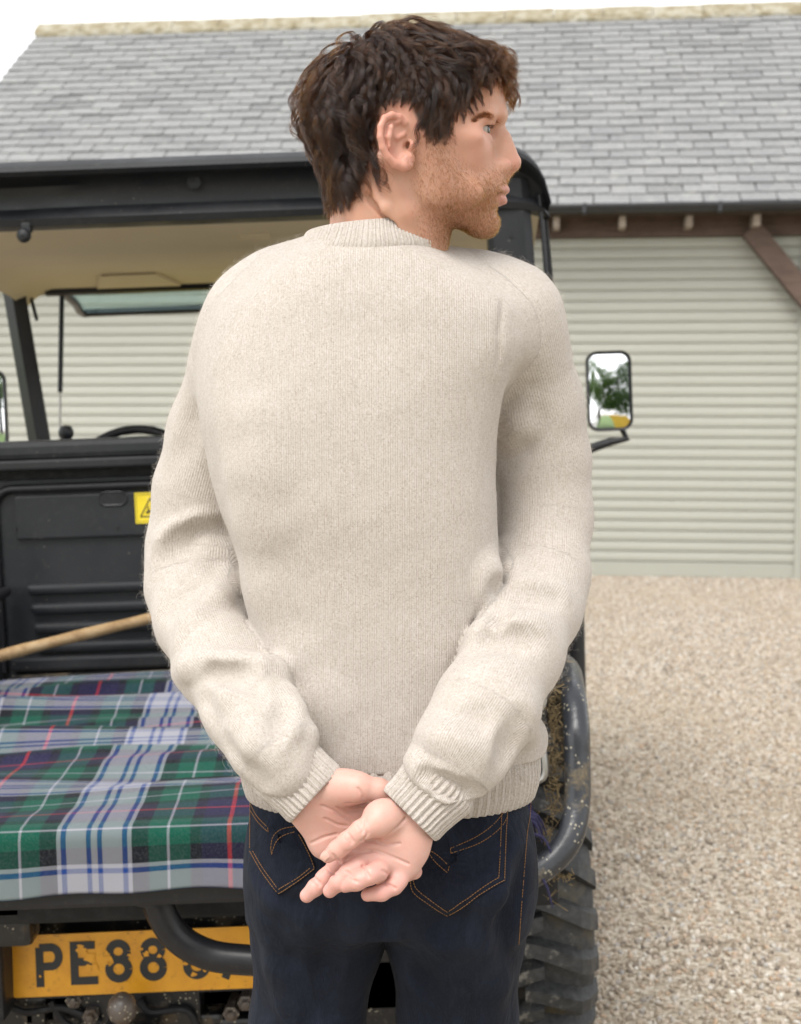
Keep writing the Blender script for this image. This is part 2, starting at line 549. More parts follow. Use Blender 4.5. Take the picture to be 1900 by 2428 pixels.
def build_walls():
    # timber frame and roller doors
    def part(name, lo, hi, mat, bev=.004): return MB().box(lo, hi, bev).obj(name, mat, barn)
    # gutter: a half pipe in front of the slate edge
    mb = MB(); V, Fs = [], []
    n = 8
    for xx in (XL, XR):
        for k in range(n + 1):
            a = math.pi * k / n
            V.append((xx, EY - .045 - .06 * math.cos(a), EZ - .005 - .058 * math.sin(a)))
    for k in range(n): Fs.append((k, k + 1, n + 2 + k, n + 1 + k))
    gut = mb.add(V, Fs).obj('gutter', M_GUTTER, barn, True)
    sol = gut.modifiers.new('t', 'SOLIDIFY'); sol.thickness = .004
    for xx in np.arange(XL + .5, XR, .96):
        MB().box((xx - .015, EY - .11, EZ - .075), (xx + .015, EY + .03, EZ + .0), .004).obj('gutter_bracket', M_GUTTER, barn)
    part('wall_plate', (XL + .12, -.06, 2.56), (XR, .10, 2.735), M_BROWN)
    part('soffit_board', (XL + .1, EY + .03, 2.735), (XR, .0, 2.75), M_BROWN)
    for k in range(-10, 9):
        xx = -.062 + .4815 * k
        MB().box((xx - .024, EY + .06, 2.605), (xx + .024, -.05, 2.69), .006).obj('rafter_tail', M_RAFTER, barn)
    posts = [-5.03, -1.78, 1.98, 5.0]
    for xx in posts:
        part('post', (xx - .09, -.10, .0), (xx + .09, .09, 2.56), M_BROWN, .008)
    for xx, s in ((-1.78, 1), (-1.78, -1), (1.98, -1), (1.98, 1), (-5.03, 1), (5.0, -1)):
        # curved knee brace from the post up to the beam
        a0 = np.array([xx + s * .04, -.04, 1.90]); a1 = np.array([xx + s * .62, -.04, 2.60])
        pts = []
        for tt in np.linspace(0, 1, 9):
            p = a0 * (1 - tt) + a1 * tt
            b = 0.0
            pts.append(p + np.array([s * b, 0, -b]))
        d = np.array([.745 * s * -1, 0, .667])
        V, Fs = [], []
        for p in pts:
            for oy in (-.055, .055):
                for sg in (-.075, .075):
                    V.append(p + np.array([0, oy - .06, 0]) + d * sg)
        for i in range(8):
            b = i * 4
            Fs += [(b, b + 1, b + 5, b + 4), (b + 2, b + 6, b + 7, b + 3), (b, b + 4, b + 6, b + 2), (b + 1, b + 3, b + 7, b + 5)]
        Fs += [(0, 2, 3, 1), (32, 33, 35, 34)]
        MB().add(V, Fs).obj('knee_brace', M_BROWN, barn)
    # doors
    def slat_mesh(w):
        h = .0788
        prof = [(0, .002), (-.008, .005), (-.0105, .010), (-.0118, .030), (-.0108, .048), (-.0085, .055), (-.0062, .059), (-.0085, .063), (-.0092, .070), (-.007, .0755), (0, .0775)]
        V, Fs = [], []
        for xx in (0, w):
            for (y, z) in prof: V.append((xx, y, z))
        n = len(prof)
        for k in range(n - 1): Fs.append((k, n + k, n + k + 1, k + 1))
        Fs += [tuple(range(n)), tuple(range(2 * n - 1, n - 1, -1)), (0, n - 1, 2 * n - 1, n)]
        return MB().add(V, Fs).mesh('slat', M_DOOR)
    for (x0, x1) in ((-4.90, -1.92), (-1.64, 1.745), (2.12, 4.88)):
        door = MB().box((x0, .004, .0), (x1, .03, 2.56), 0).obj('roller_door', M_DOOR, barn)
        me = slat_mesh(x1 - x0 - .01)
        k = 0
        z = .115
        while z < 2.56:
            o = link(bpy.data.objects.new('slat', me), door)
            o.location = (x0 + .005, 0, z)
            z += .0788
        MB().box((x0 + .004, -.014, .004), (x1 - .004, .002, .112), .004).obj('bottom_rail', M_DOOR, door)
        for xx, w in ((x0 - .055, .06), (x1 - .005, .06)):
            MB().box((xx, -.035, 0), (xx + w, .03, 2.56), .003).obj('guide_rail', M_DOOR, door)
    # side and back walls
    mb = MB()
    mb.box((XL + .1, .12, 0), (XL + .2, 2 * RY - .1, 2.7)).box((XR - .2, .12, 0), (XR - .1, 2 * RY - .1, 2.7)).box((XL + .1, 2 * RY - .2, 0), (XR - .1, 2 * RY - .1, 2.7))
    for xx in (XL + .12, XR - .18):
        mb.add([(xx, .05, 2.7), (xx, 2 * RY - .1, 2.7), (xx, RY, RZ - .1), (xx + .05, .05, 2.7), (xx + .05, 2 * RY - .1, 2.7), (xx + .05, RY, RZ - .1)],
               [(0, 1, 2), (5, 4, 3), (0, 3, 4, 1), (1, 4, 5, 2), (2, 5, 3, 0)])
    mb.obj('wall', M_BOARD, barn)
build_walls()

# ================================================================= behind the camera, for the wing mirrors; car and skip are stand-ins
def m_leaf(name, c1, c2):
    t = NT(name)
    r = t.n('NewGeometry').outputs['Random Per Island']
    c = t.mix(r, c1, c2)
    m = t.bsdf(c, .6)
    tr = t.n('BsdfTranslucent'); t.l(c, tr.inputs[0])
    mx = t.n('MixShader'); mx.inputs[0].default_value = .35
    t.l(t.b.outputs[0], mx.inputs[1]); t.l(tr.outputs[0], mx.inputs[2]); t.l(mx.outputs[0], t.out.inputs['Surface'])
    return t.m
M_GRASS = (lambda t: t.bsdf(t.mix(t.noise(t.coord('Object'), 3, 6), (.07, .13, .025), (.15, .24, .05)), .9))(NT('meadow'))
gr = mesh_obj('grass', [(-80, -90, .02), (80, -90, .02), (80, -7, .02), (-80, -7, .02)], [(0, 1, 2, 3)], M_GRASS)
gr['kind'] = 'structure'
gf = mesh_obj('meadow', [(-390, -8, .018), (-9, -8, .018), (-9, 24, .018), (390, 24, .018), (390, 590, .018), (-390, 590, .018)], [(0, 1, 2, 3, 4, 5)], M_GRASS)
gf['kind'] = 'structure'
M_BARK = m_wood('bark', (.035, .028, .02), (.085, .07, .052), (14, 14, 3))
def tree(x, y, h, seed, label):
    r = np.random.RandomState(seed)
    root = empty('tree', (x, y, 0))
    tag(root, label, 'tree', None)
    mb = MB()
    mb.tube(smooth_path([(0, 0, 0), (.1, .05, h * .25), (-.05, .1, h * .5), (.1, 0, h * .8)], 5), np.linspace(.24, .05, 16), 10)
    ends = []
    for k in range(9):
        z0 = h * r.uniform(.15, .65); a = r.uniform(0, 6.28); L = h * r.uniform(.18, .34)
        e = np.array([math.cos(a) * L, math.sin(a) * L, z0 + L * r.uniform(.3, .9)])
        mb.tube(smooth_path([(0, 0, z0), e * .5 + [0, 0, z0 * .4], e], 4), np.linspace(.09, .02, 9), 7); ends.append(e)
    mb.obj('trunk', M_BARK, root, True)
    V, F = [], []
    cl = [e + r.normal(0, h * .05, 3) for e in ends for _ in range(3)] + [np.array([r.normal(0, h * .12), r.normal(0, h * .12), h * r.uniform(.5, .98)]) for _ in range(14)]
    for c in cl:
        for _ in range(230):
            p = c + r.normal(0, 1, 3) * np.array([.55, .55, .42]) * h * .11
            a, b = r.normal(0, 1, 3), r.normal(0, 1, 3)
            a /= np.linalg.norm(a); b -= a * (a @ b); b /= np.linalg.norm(b)
            s = r.uniform(.07, .14)
            n = len(V)
            V += [p - a * s, p - b * s * .5, p + a * s, p + b * s * .5]; F.append((n, n + 1, n + 2, n + 3))
    np_mesh('crown', np.array(V), np.array(F), M_LEAVES[seed % 2], root, False)
M_LEAVES = (m_leaf('leaf_dark', (.025, .06, .012), (.06, .12, .025)), m_leaf('leaf_light', (.06, .13, .02), (.13, .22, .04)))
tree(1.6, -15, 8.5, 1, 'broad dark green tree on the meadow beside the yard, nearest the white car')
tree(5.0, -14, 7.0, 2, 'light green tree on the meadow behind the yellow skip')
tree(-3.0, -19, 9.0, 3, 'tall dark tree furthest back on the meadow')
tree(8.5, -20, 9.5, 4, 'big light green tree at the edge of the meadow')
M_WHITE = m_paint('white_car_paint', (.78, .78, .78), .25)
M_SKIP = m_paint('yellow_skip_paint', (.62, .42, .05), .4)
M_DGLASS = m_paint('dark_window', (.02, .022, .025), .08)
def car(x, y, rz):  # added stand-in that gives the mirror its white reflection
    root = empty('stand_in_car', (x, y, 0), (0, 0, rz))
    tag(root, 'white hatchback added as stand-in for the white shape in the wing mirror', 'car')
    prof = [(-2.0, .35), (-2.05, .62), (-1.9, .85), (-1.1, .95), (-.45, 1.38), (.9, 1.42), (1.65, 1.0), (1.95, .9), (2.0, .55), (1.95, .33)]
    V, F = [], []
    for yy, k in ((-.84, .93), (-.80, 1.0), (.80, 1.0), (.84, .93)):
        for (px, pz) in prof: V.append((px * (1 if abs(yy) < .82 else .985), yy * (1 if pz < 1.0 else .86), .35 + (pz - .35) * k))
    n = len(prof)
    for j in range(3):
        for k in range(n): F.append((j * n + k, j * n + (k + 1) % n, (j + 1) * n + (k + 1) % n, (j + 1) * n + k))
    F += [tuple(range(n)), tuple(range(4 * n - 1, 3 * n - 1, -1))]
    MB().add(V, F).obj('car_body', M_WHITE, root, True)
    for s in (-1, 1):
        MB().add([(-.95, s * .79, 1.0), (-.42, s * .70, 1.31), (.85, s * .70, 1.34), (1.35, s * .78, 1.03)], [(0, 1, 2, 3)]).obj('side_window', M_DGLASS, root)
        for xx in (-1.3, 1.3):
            MB().lathe([(.05, -.09), (.2, -.1), (.30, -.09), (.32, 0), (.30, .09), (.05, .09)], (xx, s * .74, .32), (0, 1, 0), 24).obj('wheel', M_DGLASS, root, True)
    MB().add([(-1.14, -.66, .965), (-1.14, .66, .965), (-.50, .60, 1.36), (-.50, -.60, 1.36)], [(0, 1, 2, 3)]).obj('windscreen', M_DGLASS, root)
car(.4, -9.0, math.radians(95))
def skip(x, y, rz):  # invented object, put here for the yellow reflection in the mirror
    root = empty('skip', (x, y, 0), (0, 0, rz))
    tag(root, 'yellow steel skip added as stand-in for the yellow shape in the wing mirror', 'skip')
    V = [(-.8, -.7, .05), (.8, -.7, .05), (.8, .7, .05), (-.8, .7, .05), (-1.3, -.8, 1.15), (1.3, -.8, 1.15), (1.3, .8, 1.15), (-1.3, .8, 1.15), (-1.2, -.74, 1.1), (1.2, -.74, 1.1), (1.2, .74, 1.1), (-1.2, .74, 1.1), (-.75, -.66, .12), (.75, -.66, .12), (.75, .66, .12), (-.75, .66, .12)]
    F = [(3, 2, 1, 0), (0, 1, 5, 4), (1, 2, 6, 5), (2, 3, 7, 6), (3, 0, 4, 7)] + [(4 + k, 4 + (k + 1) % 4, 8 + (k + 1) % 4, 8 + k) for k in range(4)] + [(8 + k, 8 + (k + 1) % 4, 12 + (k + 1) % 4, 12 + k) for k in range(4)] + [(12, 13, 14, 15)]
    MB().add(V, F).obj('tub', M_SKIP, root)
    for xx in (-.5, 0, .5):
        for s in (-1, 1): MB().box((xx - .04, s * .70, .1), (xx + .04, s * .82, 1.1), .01).obj('rib', M_SKIP, root)
    for s in (-1, 1): MB().tube([(-1.3, s * .8, 1.16), (1.3, s * .8, 1.16)], .035, 10).obj('rim', M_SKIP, root, True)
skip(3.6, -8.2, math.radians(15))

def hedge():
    r = np.random.RandomState(12)
    n = 26000
    x = r.uniform(-160, 60, n)
    h = 2.3 + .5 * np.sin(x * .31) + .35 * np.sin(x * 1.13 + 1) + .3 * np.sin(x * 2.7)
    p = np.c_[x, r.normal(0, .6, n), r.uniform(0, 1, n) ** .7 * h]
    a = r.normal(0, 1, (n, 3)); a /= np.linalg.norm(a, axis=1, keepdims=True)
    b = np.cross(a, r.normal(0, 1, (n, 3))); b /= np.linalg.norm(b, axis=1, keepdims=True)
    s = r.uniform(.12, .26, (n, 1))
    V = np.stack([p - a * s, p - b * s * .6, p + a * s, p + b * s * .6], 1).reshape(-1, 3)
    root = empty('hedge', (0, 70, 0))
    tag(root, 'long green hedge along the far side of the meadow behind the barn', 'hedge')
    np_mesh('foliage', V, np.arange(4 * n).reshape(-1, 4), M_LEAVES[0], root, False)
hedge()

# ================================================================= utility vehicle
def m_blackplastic(name='black_plastic', col=(0.011, 0.012, 0.0145), rough=0.42, dust=0.4):
    t = NT(name)
    pos = t.coord('Object')
    n = t.noise(pos, 5.0, 5, 0.65)
    n2 = t.noise(pos, 60, 6, 0.75)
    v = t.n('TexVoronoi'); t.l(t.mapping(pos, (1, 1, 1)), v.inputs['Vector']); v.inputs['Scale'].default_value = 38
    speck = t.math('MULTIPLY', t.math('LESS_THAN', v.outputs['Distance'], 0.085), t.math('GREATER_THAN', t.noise(pos, 9, 2, 0.5), 0.52))
    c = t.mix(t.rng(n, 0.35, 0.75, 0, 0.4 * dust), col, (0.055, 0.054, 0.053))
    c = t.mix(t.math('MULTIPLY', t.rng(n2, 0.55, 0.72, 0, 0.35), dust), c, (0.14, 0.125, 0.10))
    c = t.mix(t.math('MULTIPLY', speck, 0.55 * dust), c, (0.33, 0.30, 0.25))
    return t.bsdf(c, t.rng(n, 0.3, 0.7, rough * 0.8, rough * 1.5), t.bump(n2, 0.12, 0.0015), **{'Specular IOR Level': 0.35})
def m_mud(name='muddy_metal', base=(0.03, 0.03, 0.032), mud=(0.17, 0.125, 0.075), amt=0.5, scale=7):
    t = NT(name)
    pos = t.coord('Object')
    n = t.noise(pos, scale, 7, 0.72)
    n2 = t.noise(pos, 90, 5, 0.7)
    f = t.rng(n, 0.62 - amt * .3, 0.72 - amt * .2, 0, 1)
    c = t.mix(f, base, t.mix(n2, tuple(x * .55 for x in mud), tuple(x * 1.3 for x in mud)))
    v = t.n('TexVoronoi'); t.l(pos, v.inputs['Vector']); v.inputs['Scale'].default_value = 110
    sp = t.math('MULTIPLY', t.math('LESS_THAN', v.outputs['Distance'], 0.24), t.math('GREATER_THAN', t.noise(pos, 18, 3, 0.6), 0.50))
    c = t.mix(t.math('MULTIPLY', sp, 0.7), c, (0.40, 0.36, 0.27))
    return t.bsdf(c, t.mix(f, (0.28,) * 3, (0.9,) * 3), t.bump(t.math('ADD', n2, t.math('MULTIPLY', f, 0.6)), 0.3, 0.003))
def m_tyre():
    t = NT('tyre_rubber')
    pos = t.coord('Object')
    n = t.noise(pos, 9, 6, 0.7); n2 = t.noise(pos, 55, 6, 0.75)
    c = t.mix(t.rng(n2, 0.35, 0.7, 0, 1), (0.016, 0.017, 0.018), (0.060, 0.061, 0.062))
    c = t.mix(t.rng(n, 0.55, 0.70, 0, 0.7), c, (0.095, 0.074, 0.034))
    c = t.mix(t.rng(t.noise(pos, 17, 5, 0.7), 0.58, 0.66, 0, 0.8), c, (0.21, 0.20, 0.175))
    return t.bsdf(c, 0.62, t.bump(n2, 0.35, 0.003))
def m_tan():
    t = NT('tan_headliner')
    pos = t.coord('Object')
    n = t.noise(pos, 3, 4, 0.6); n2 = t.noise(pos, 250, 3, 0.6)
    c = t.mix(n, (0.58, 0.50, 0.37), (0.66, 0.585, 0.455))
    return t.bsdf(c, 0.8, t.bump(n2, 0.15, 0.002))
def m_plate():
    t = NT('yellow_plate')
    pos = t.coord('Object')
    n = t.noise(pos, 16, 6, 0.7); n2 = t.noise(pos, 70, 6, 0.75)
    c = t.mix(t.rng(n, 0.4, 0.7, 0, 0.6), (0.72, 0.33, 0.012), (0.50, 0.20, 0.008))
    c = t.mix(t.rng(n2, 0.58, 0.68, 0, 0.7), c, (0.19, 0.075, 0.012))
    return t.bsdf(c, 0.35)
def m_glass(name, tint, rough=0.02):
    t = NT(name)
    tr = t.n('BsdfTransparent'); tr.inputs[0].default_value = (*tint, 1)
    gl = t.n('BsdfGlossy'); gl.inputs['Roughness'].default_value = rough
    fr = t.n('Fresnel'); fr.inputs[0].default_value = 1.22
    mx = t.n('MixShader')
    t.l(t.math('MULTIPLY', fr.outputs[0], 0.3), mx.inputs[0]); t.l(tr.outputs[0], mx.inputs[1]); t.l(gl.outputs[0], mx.inputs[2])
    t.l(mx.outputs[0], t.out.inputs['Surface'])
    return t.m
def m_plain(name, col, rough=0.5, metal=0.0):
    return m_paint(name, col, rough, 0.08, metal=metal, dirtamt=0.12)
M_BLK = m_blackplastic()
M_BLK2 = m_blackplastic('black_rail', (0.010, 0.010, 0.012), 0.32, 0.3)
M_BLKD = m_plain('deep_black', (0.006, 0.006, 0.007), 0.7)
M_MUD = m_mud()
M_MUDL = m_mud('muddy_tube', (0.026, 0.028, 0.033), (0.20, 0.155, 0.09), 0.25, 12)
M_UNDER = m_mud('muddy_chassis', (0.012, 0.012, 0.013), (0.10, 0.072, 0.042), 0.25, 14)
M_TYRE, M_TAN = m_tyre(), m_tan()
M_YEL = m_plain('warning_yellow', (0.72, 0.55, 0.02), 0.4)
M_INK = m_plain('black_print', (0.012, 0.012, 0.012), 0.5)
M_STEEL = m_plain('dull_steel', (0.34, 0.33, 0.31), 0.42, 0.9)
M_RUST = m_mud('rusty_ball', (0.085, 0.07, 0.06), (0.085, 0.055, 0.032), 0.5, 30)
M_MIRROR = (lambda t: t.bsdf((0.93, 0.94, 0.95), 0.0, None, 1.0))(NT('mirror_glass'))

ROLL = math.atan(.037)
VX, VY, VZ0 = -0.365, 3.3, .004
veh = empty('utility_vehicle', (VX, VY, VZ0), (0, -ROLL, 0))
tag(veh, 'black off-road utility vehicle with open cargo bed and muddy tyres', 'vehicle')
VMI = np.array((Matrix.Translation((VX, VY, VZ0)) @ Matrix.Rotation(-ROLL, 4, 'Y')).inverted())
def VL(px, py, d):
    """photo pixel at distance d, in the vehicle's own frame"""
    v = (VMI @ np.array([*P(px, py, d), 1.0]))[:3]
    v[1] += VY
    return v
YO = -VY
def VO(mb, name, mat, parent=None, smooth=False):
    """parts given with world distances as y"""
    mb.v = [(v[0], v[1] + YO, v[2]) for v in mb.v]
    return mb.obj(name, mat, parent or veh, smooth)

# ---- wheels
def build_wheels():
    R, W = .335, .25
    tb = MB()
    prof = [(.17, -.105), (.19, -.118), (.25, -.125), (.278, -.118), (.296, -.095), (.304, -.05), (.306, 0), (.304, .05), (.296, .095), (.278, .118), (.25, .125), (.19, .118), (.17, .105)]
    tyre_me = tb.lathe(prof, (0, 0, 0), (1, 0, 0), 72, True).mesh('tyre', M_TYRE, True)
    NL = 22
    def lug(s):
        # curved lug bar sweeping from the tread centre over the shoulder
        V, Fs = [], []
        n = 9
        for i in range(n):
            t = i / (n - 1)
            x = s * (-.018 + t * .146)
            a = (t ** 1.35) * .19
            rr = np.interp(abs(x), [0, .05, .095, .118, .128], [.306, .304, .296, .278, .262])
            h = .032 if t < .8 else .032 - (t - .8) * .05
            w = .021 + .007 * t
            for (aa, rad) in ((a - w / R * .95, rr - .006), (a - w / R * .62, rr + h), (a + w / R * .62, rr + h), (a + w / R * .95, rr - .006)):
                V.append((x, -rad * math.cos(aa), rad * math.sin(aa) * -1))
        for i in range(n - 1):
            b = i * 4
            for k in range(3): Fs.append((b + k, b + k + 1, b + 5 + k, b + 4 + k))
        Fs += [(0, 1, 2, 3), (n * 4 - 1, n * 4 - 2, n * 4 - 3, n * 4 - 4)]
        return MB().add(V, Fs).mesh('tread_lug', M_TYRE, False)
    lugs = (lug(1), lug(-1))
    # sipe groove: a thinner raised bar between the lugs
    rim_me = MB().lathe([(.04, -.07), (.15, -.06), (.175, -.10), (.182, -.11), (.182, .11), (.175, .10), (.15, .03), (.04, .02)], (0, 0, 0), (1, 0, 0), 40).mesh('rim', M_MUD, True)
    for i, (x, y) in enumerate(((.63, 2.93), (-.63, 2.93), (.63, 4.86), (-.63, 4.86))):
        w = empty('wheel', (x, y + YO, R + .01), (random.Random(i).uniform(0, 1) * 0 + .09 * i, 0, 0), veh)
        link(bpy.data.objects.new('tyre', tyre_me), w)
        link(bpy.data.objects.new('rim', rim_me), w)
        for k in range(NL):
            for s in (0, 1):
                o = link(bpy.data.objects.new('tread_lug', lugs[s]), w)
                o.rotation_euler = ((k + .5 * s) * 2 * math.pi / NL, 0, 0)
build_wheels()

# ---- cargo bed
bed = VO(MB().box((-.80, 2.30, .655), (.60, 3.58, .703), .006), 'cargo_bed', M_BLK)
VO(MB().box((-.80, 2.272, .572), (.602, 2.31, .702), .008), 'rear_rail', M_BLK2, bed)
for s in (-1, 1):
    q_ = .0 if s > 0 else -.2
    VO(MB().box((s * .575 + q_, 2.36, .69), (s * .605 + q_, 3.58, .93), .006), 'side_wall', M_BLK, bed)
    VO(MB().tube([(s * .60, 2.37, .93), (s * .60, 3.57, .93)], .014, 10), 'side_rail', M_BLK2, bed, True)
    for k in range(5):
        yy = 2.5 + k * .24
        VO(MB().box((s * .605, yy, .70), (s * .617, yy + .06, .92), .004), 'rib', M_BLK, bed)
    for (yy, zz) in ((2.36, .90), (2.36, .78)):
        VO(MB().tube(smooth_path([(s * .60, yy + .03, zz + .02), (s * .630, yy - .01, zz + .02), (s * .635, yy - .02, zz - .03), (s * .61, yy - .01, zz - .045), (s * .60, yy + .03, zz - .045)], 5), .006, 8), 'tie_hook', M_STEEL, bed, True)
VO(MB().box((-.60, 3.50, .70), (.60, 3.60, .713), .003), 'bed_ledge', M_MUD, bed)

# ---- bulkhead behind the seats
bk = VO(MB().box((-.76, 3.60, .60), (.76, 3.66, 1.21), .006), 'bulkhead', M_BLK)
VO(MB().box((-.77, 3.56, 1.262), (.77, 3.67, 1.308), .014), 'top_rail', M_BLK, bk)
VO(MB().box((-.77, 3.545, 1.236), (.77, 3.63, 1.262), .006), 'ledge', M_BLK2, bk)
VO(MB().box((-.74, 3.615, 1.18), (.74, 3.66, 1.237), .004), 'recess', M_BLKD, bk)
x0, x1, z0, z1, rr = -.625, .585, .72, 1.188, .05
pts = [(x0, 3.592, z0)]
for a in range(180, 89, -15): pts.append((x0 + rr + rr * math.cos(math.radians(a)), 3.592, z1 - rr + rr * math.sin(math.radians(a))))
for a in range(90, -1, -15): pts.append((x1 - rr + rr * math.cos(math.radians(a)), 3.592, z1 - rr + rr * math.sin(math.radians(a))))
pts.append((x1, 3.592, z0))
VO(MB().tube(pts, .012, 10), 'panel_rim', M_BLK2, bk, True)
VO(MB().box((-.57, 3.588, 1.058), (.57, 3.606, 1.17), .005), 'upper_panel', M_BLK, bk)
for zc, x0_ in ((.932, -.55), (.882, -.545), (.832, -.54), (.782, -.535)):
    VO(MB().box((x0_, 3.580, zc - .014), (.55, 3.604, zc + .012), .010), 'rib', M_BLK, bk)
VO(MB().box((-.60, 3.572, .722), (.60, 3.604, .758), .008), 'lower_rail', M_BLK, bk)
c = VL(268, 1182, 3.588)
def oblong(cx, cz, w, h, y, n=8):
    p = []
    r = h / 2
    for a in np.linspace(-90, 90, n): p.append((cx + w / 2 - r + r * math.cos(math.radians(a)), cz + r * math.sin(math.radians(a))))
    for a in np.linspace(90, 270, n): p.append((cx - w / 2 + r + r * math.cos(math.radians(a)), cz + r * math.sin(math.radians(a))))
    return p
def xz_prism(poly, y0, y1):
    return MB().prism(poly, 0, y1 - y0, Matrix(((1, 0, 0, 0), (0, 0, 1, y0), (0, 1, 0, 0), (0, 0, 0, 1))))
VO(xz_prism(oblong(c[0], c[2], .066, .030, 0), 3.5855, 3.590), 'slot_black_plate', M_BLKD, bk)  # solid black plate; its colour stands for the shade inside an uncut slot
pp = [(q[0], 3.586, q[1]) for q in oblong(c[0], c[2], .07, .034, 0)]
VO(MB().tube(pp + [pp[0]], .0025, 6), 'slot_rim', M_BLK2, bk, True)
for q in ((35, 1255), (277, 1250), (512, 1243)):
    c = VL(*q, 3.585)
    VO(xz_prism(oblong(c[0], c[2], .0092, .009, 0), 3.5850, 3.5885), 'bolt_hole_disc', M_BLKD, bk)  # black discs painted as the shade of small holes, nothing is drilled
# warning sticker: yellow, black triangle with a crushed-hand sign
def sticker():
    c = VL(357, 1204, 3.583)
    w, h = .078, .078
    st = VO(xz_prism([(c[0] - w / 2, c[2] - h / 2), (c[0] + w / 2, c[2] - h / 2), (c[0] + w / 2, c[2] + h / 2), (c[0] - w / 2, c[2] + h / 2)], 3.5845, 3.5885), 'warning_sticker', M_YEL, bk)
    def flat_line(pts, wd, y=3.5838):
        mb = MB()
        for a, b in zip(pts[:-1], pts[1:]):
            a = np.array(a); b = np.array(b); d = (b - a) / np.linalg.norm(b - a); n = np.array([-d[1], d[0]]) * wd / 2
            a2, b2 = a - d * wd * .4, b + d * wd * .4
            mb.add([(p[0], y, p[1]) for p in (a2 - n, b2 - n, b2 + n, a2 + n)], [(0, 1, 2, 3)])
        return mb
    tri = [(c[0] - .026, c[2] - .022), (c[0] + .026, c[2] - .022), (c[0], c[2] + .024), (c[0] - .026, c[2] - .022)]
    VO(flat_line(tri, .0032), 'triangle_print', M_INK, st)
    fr = [(c[0] - .035, c[2] - .034), (c[0] + .035, c[2] - .034), (c[0] + .035, c[2] + .034), (c[0] - .035, c[2] + .034), (c[0] - .035, c[2] - .034)]
    VO(flat_line(fr, .0010), 'border_print', M_INK, st)
    hand = [(c[0] - .010, c[2] - .012), (c[0] - .002, c[2] - .008), (c[0] + .009, c[2] - .012)]
    mb = flat_line(hand, .005)
    mb2 = flat_line([(c[0] - .007, c[2] - .014), (c[0] - .006, c[2] + .003)], .003); mb.add(mb2.v, mb2.f)
    mb2 = flat_line([(c[0] + .004, c[2] - .014), (c[0] + .003, c[2] + .004)], .003); mb.add(mb2.v, mb2.f)
    VO(mb, 'symbol_print', M_INK, st)
sticker()

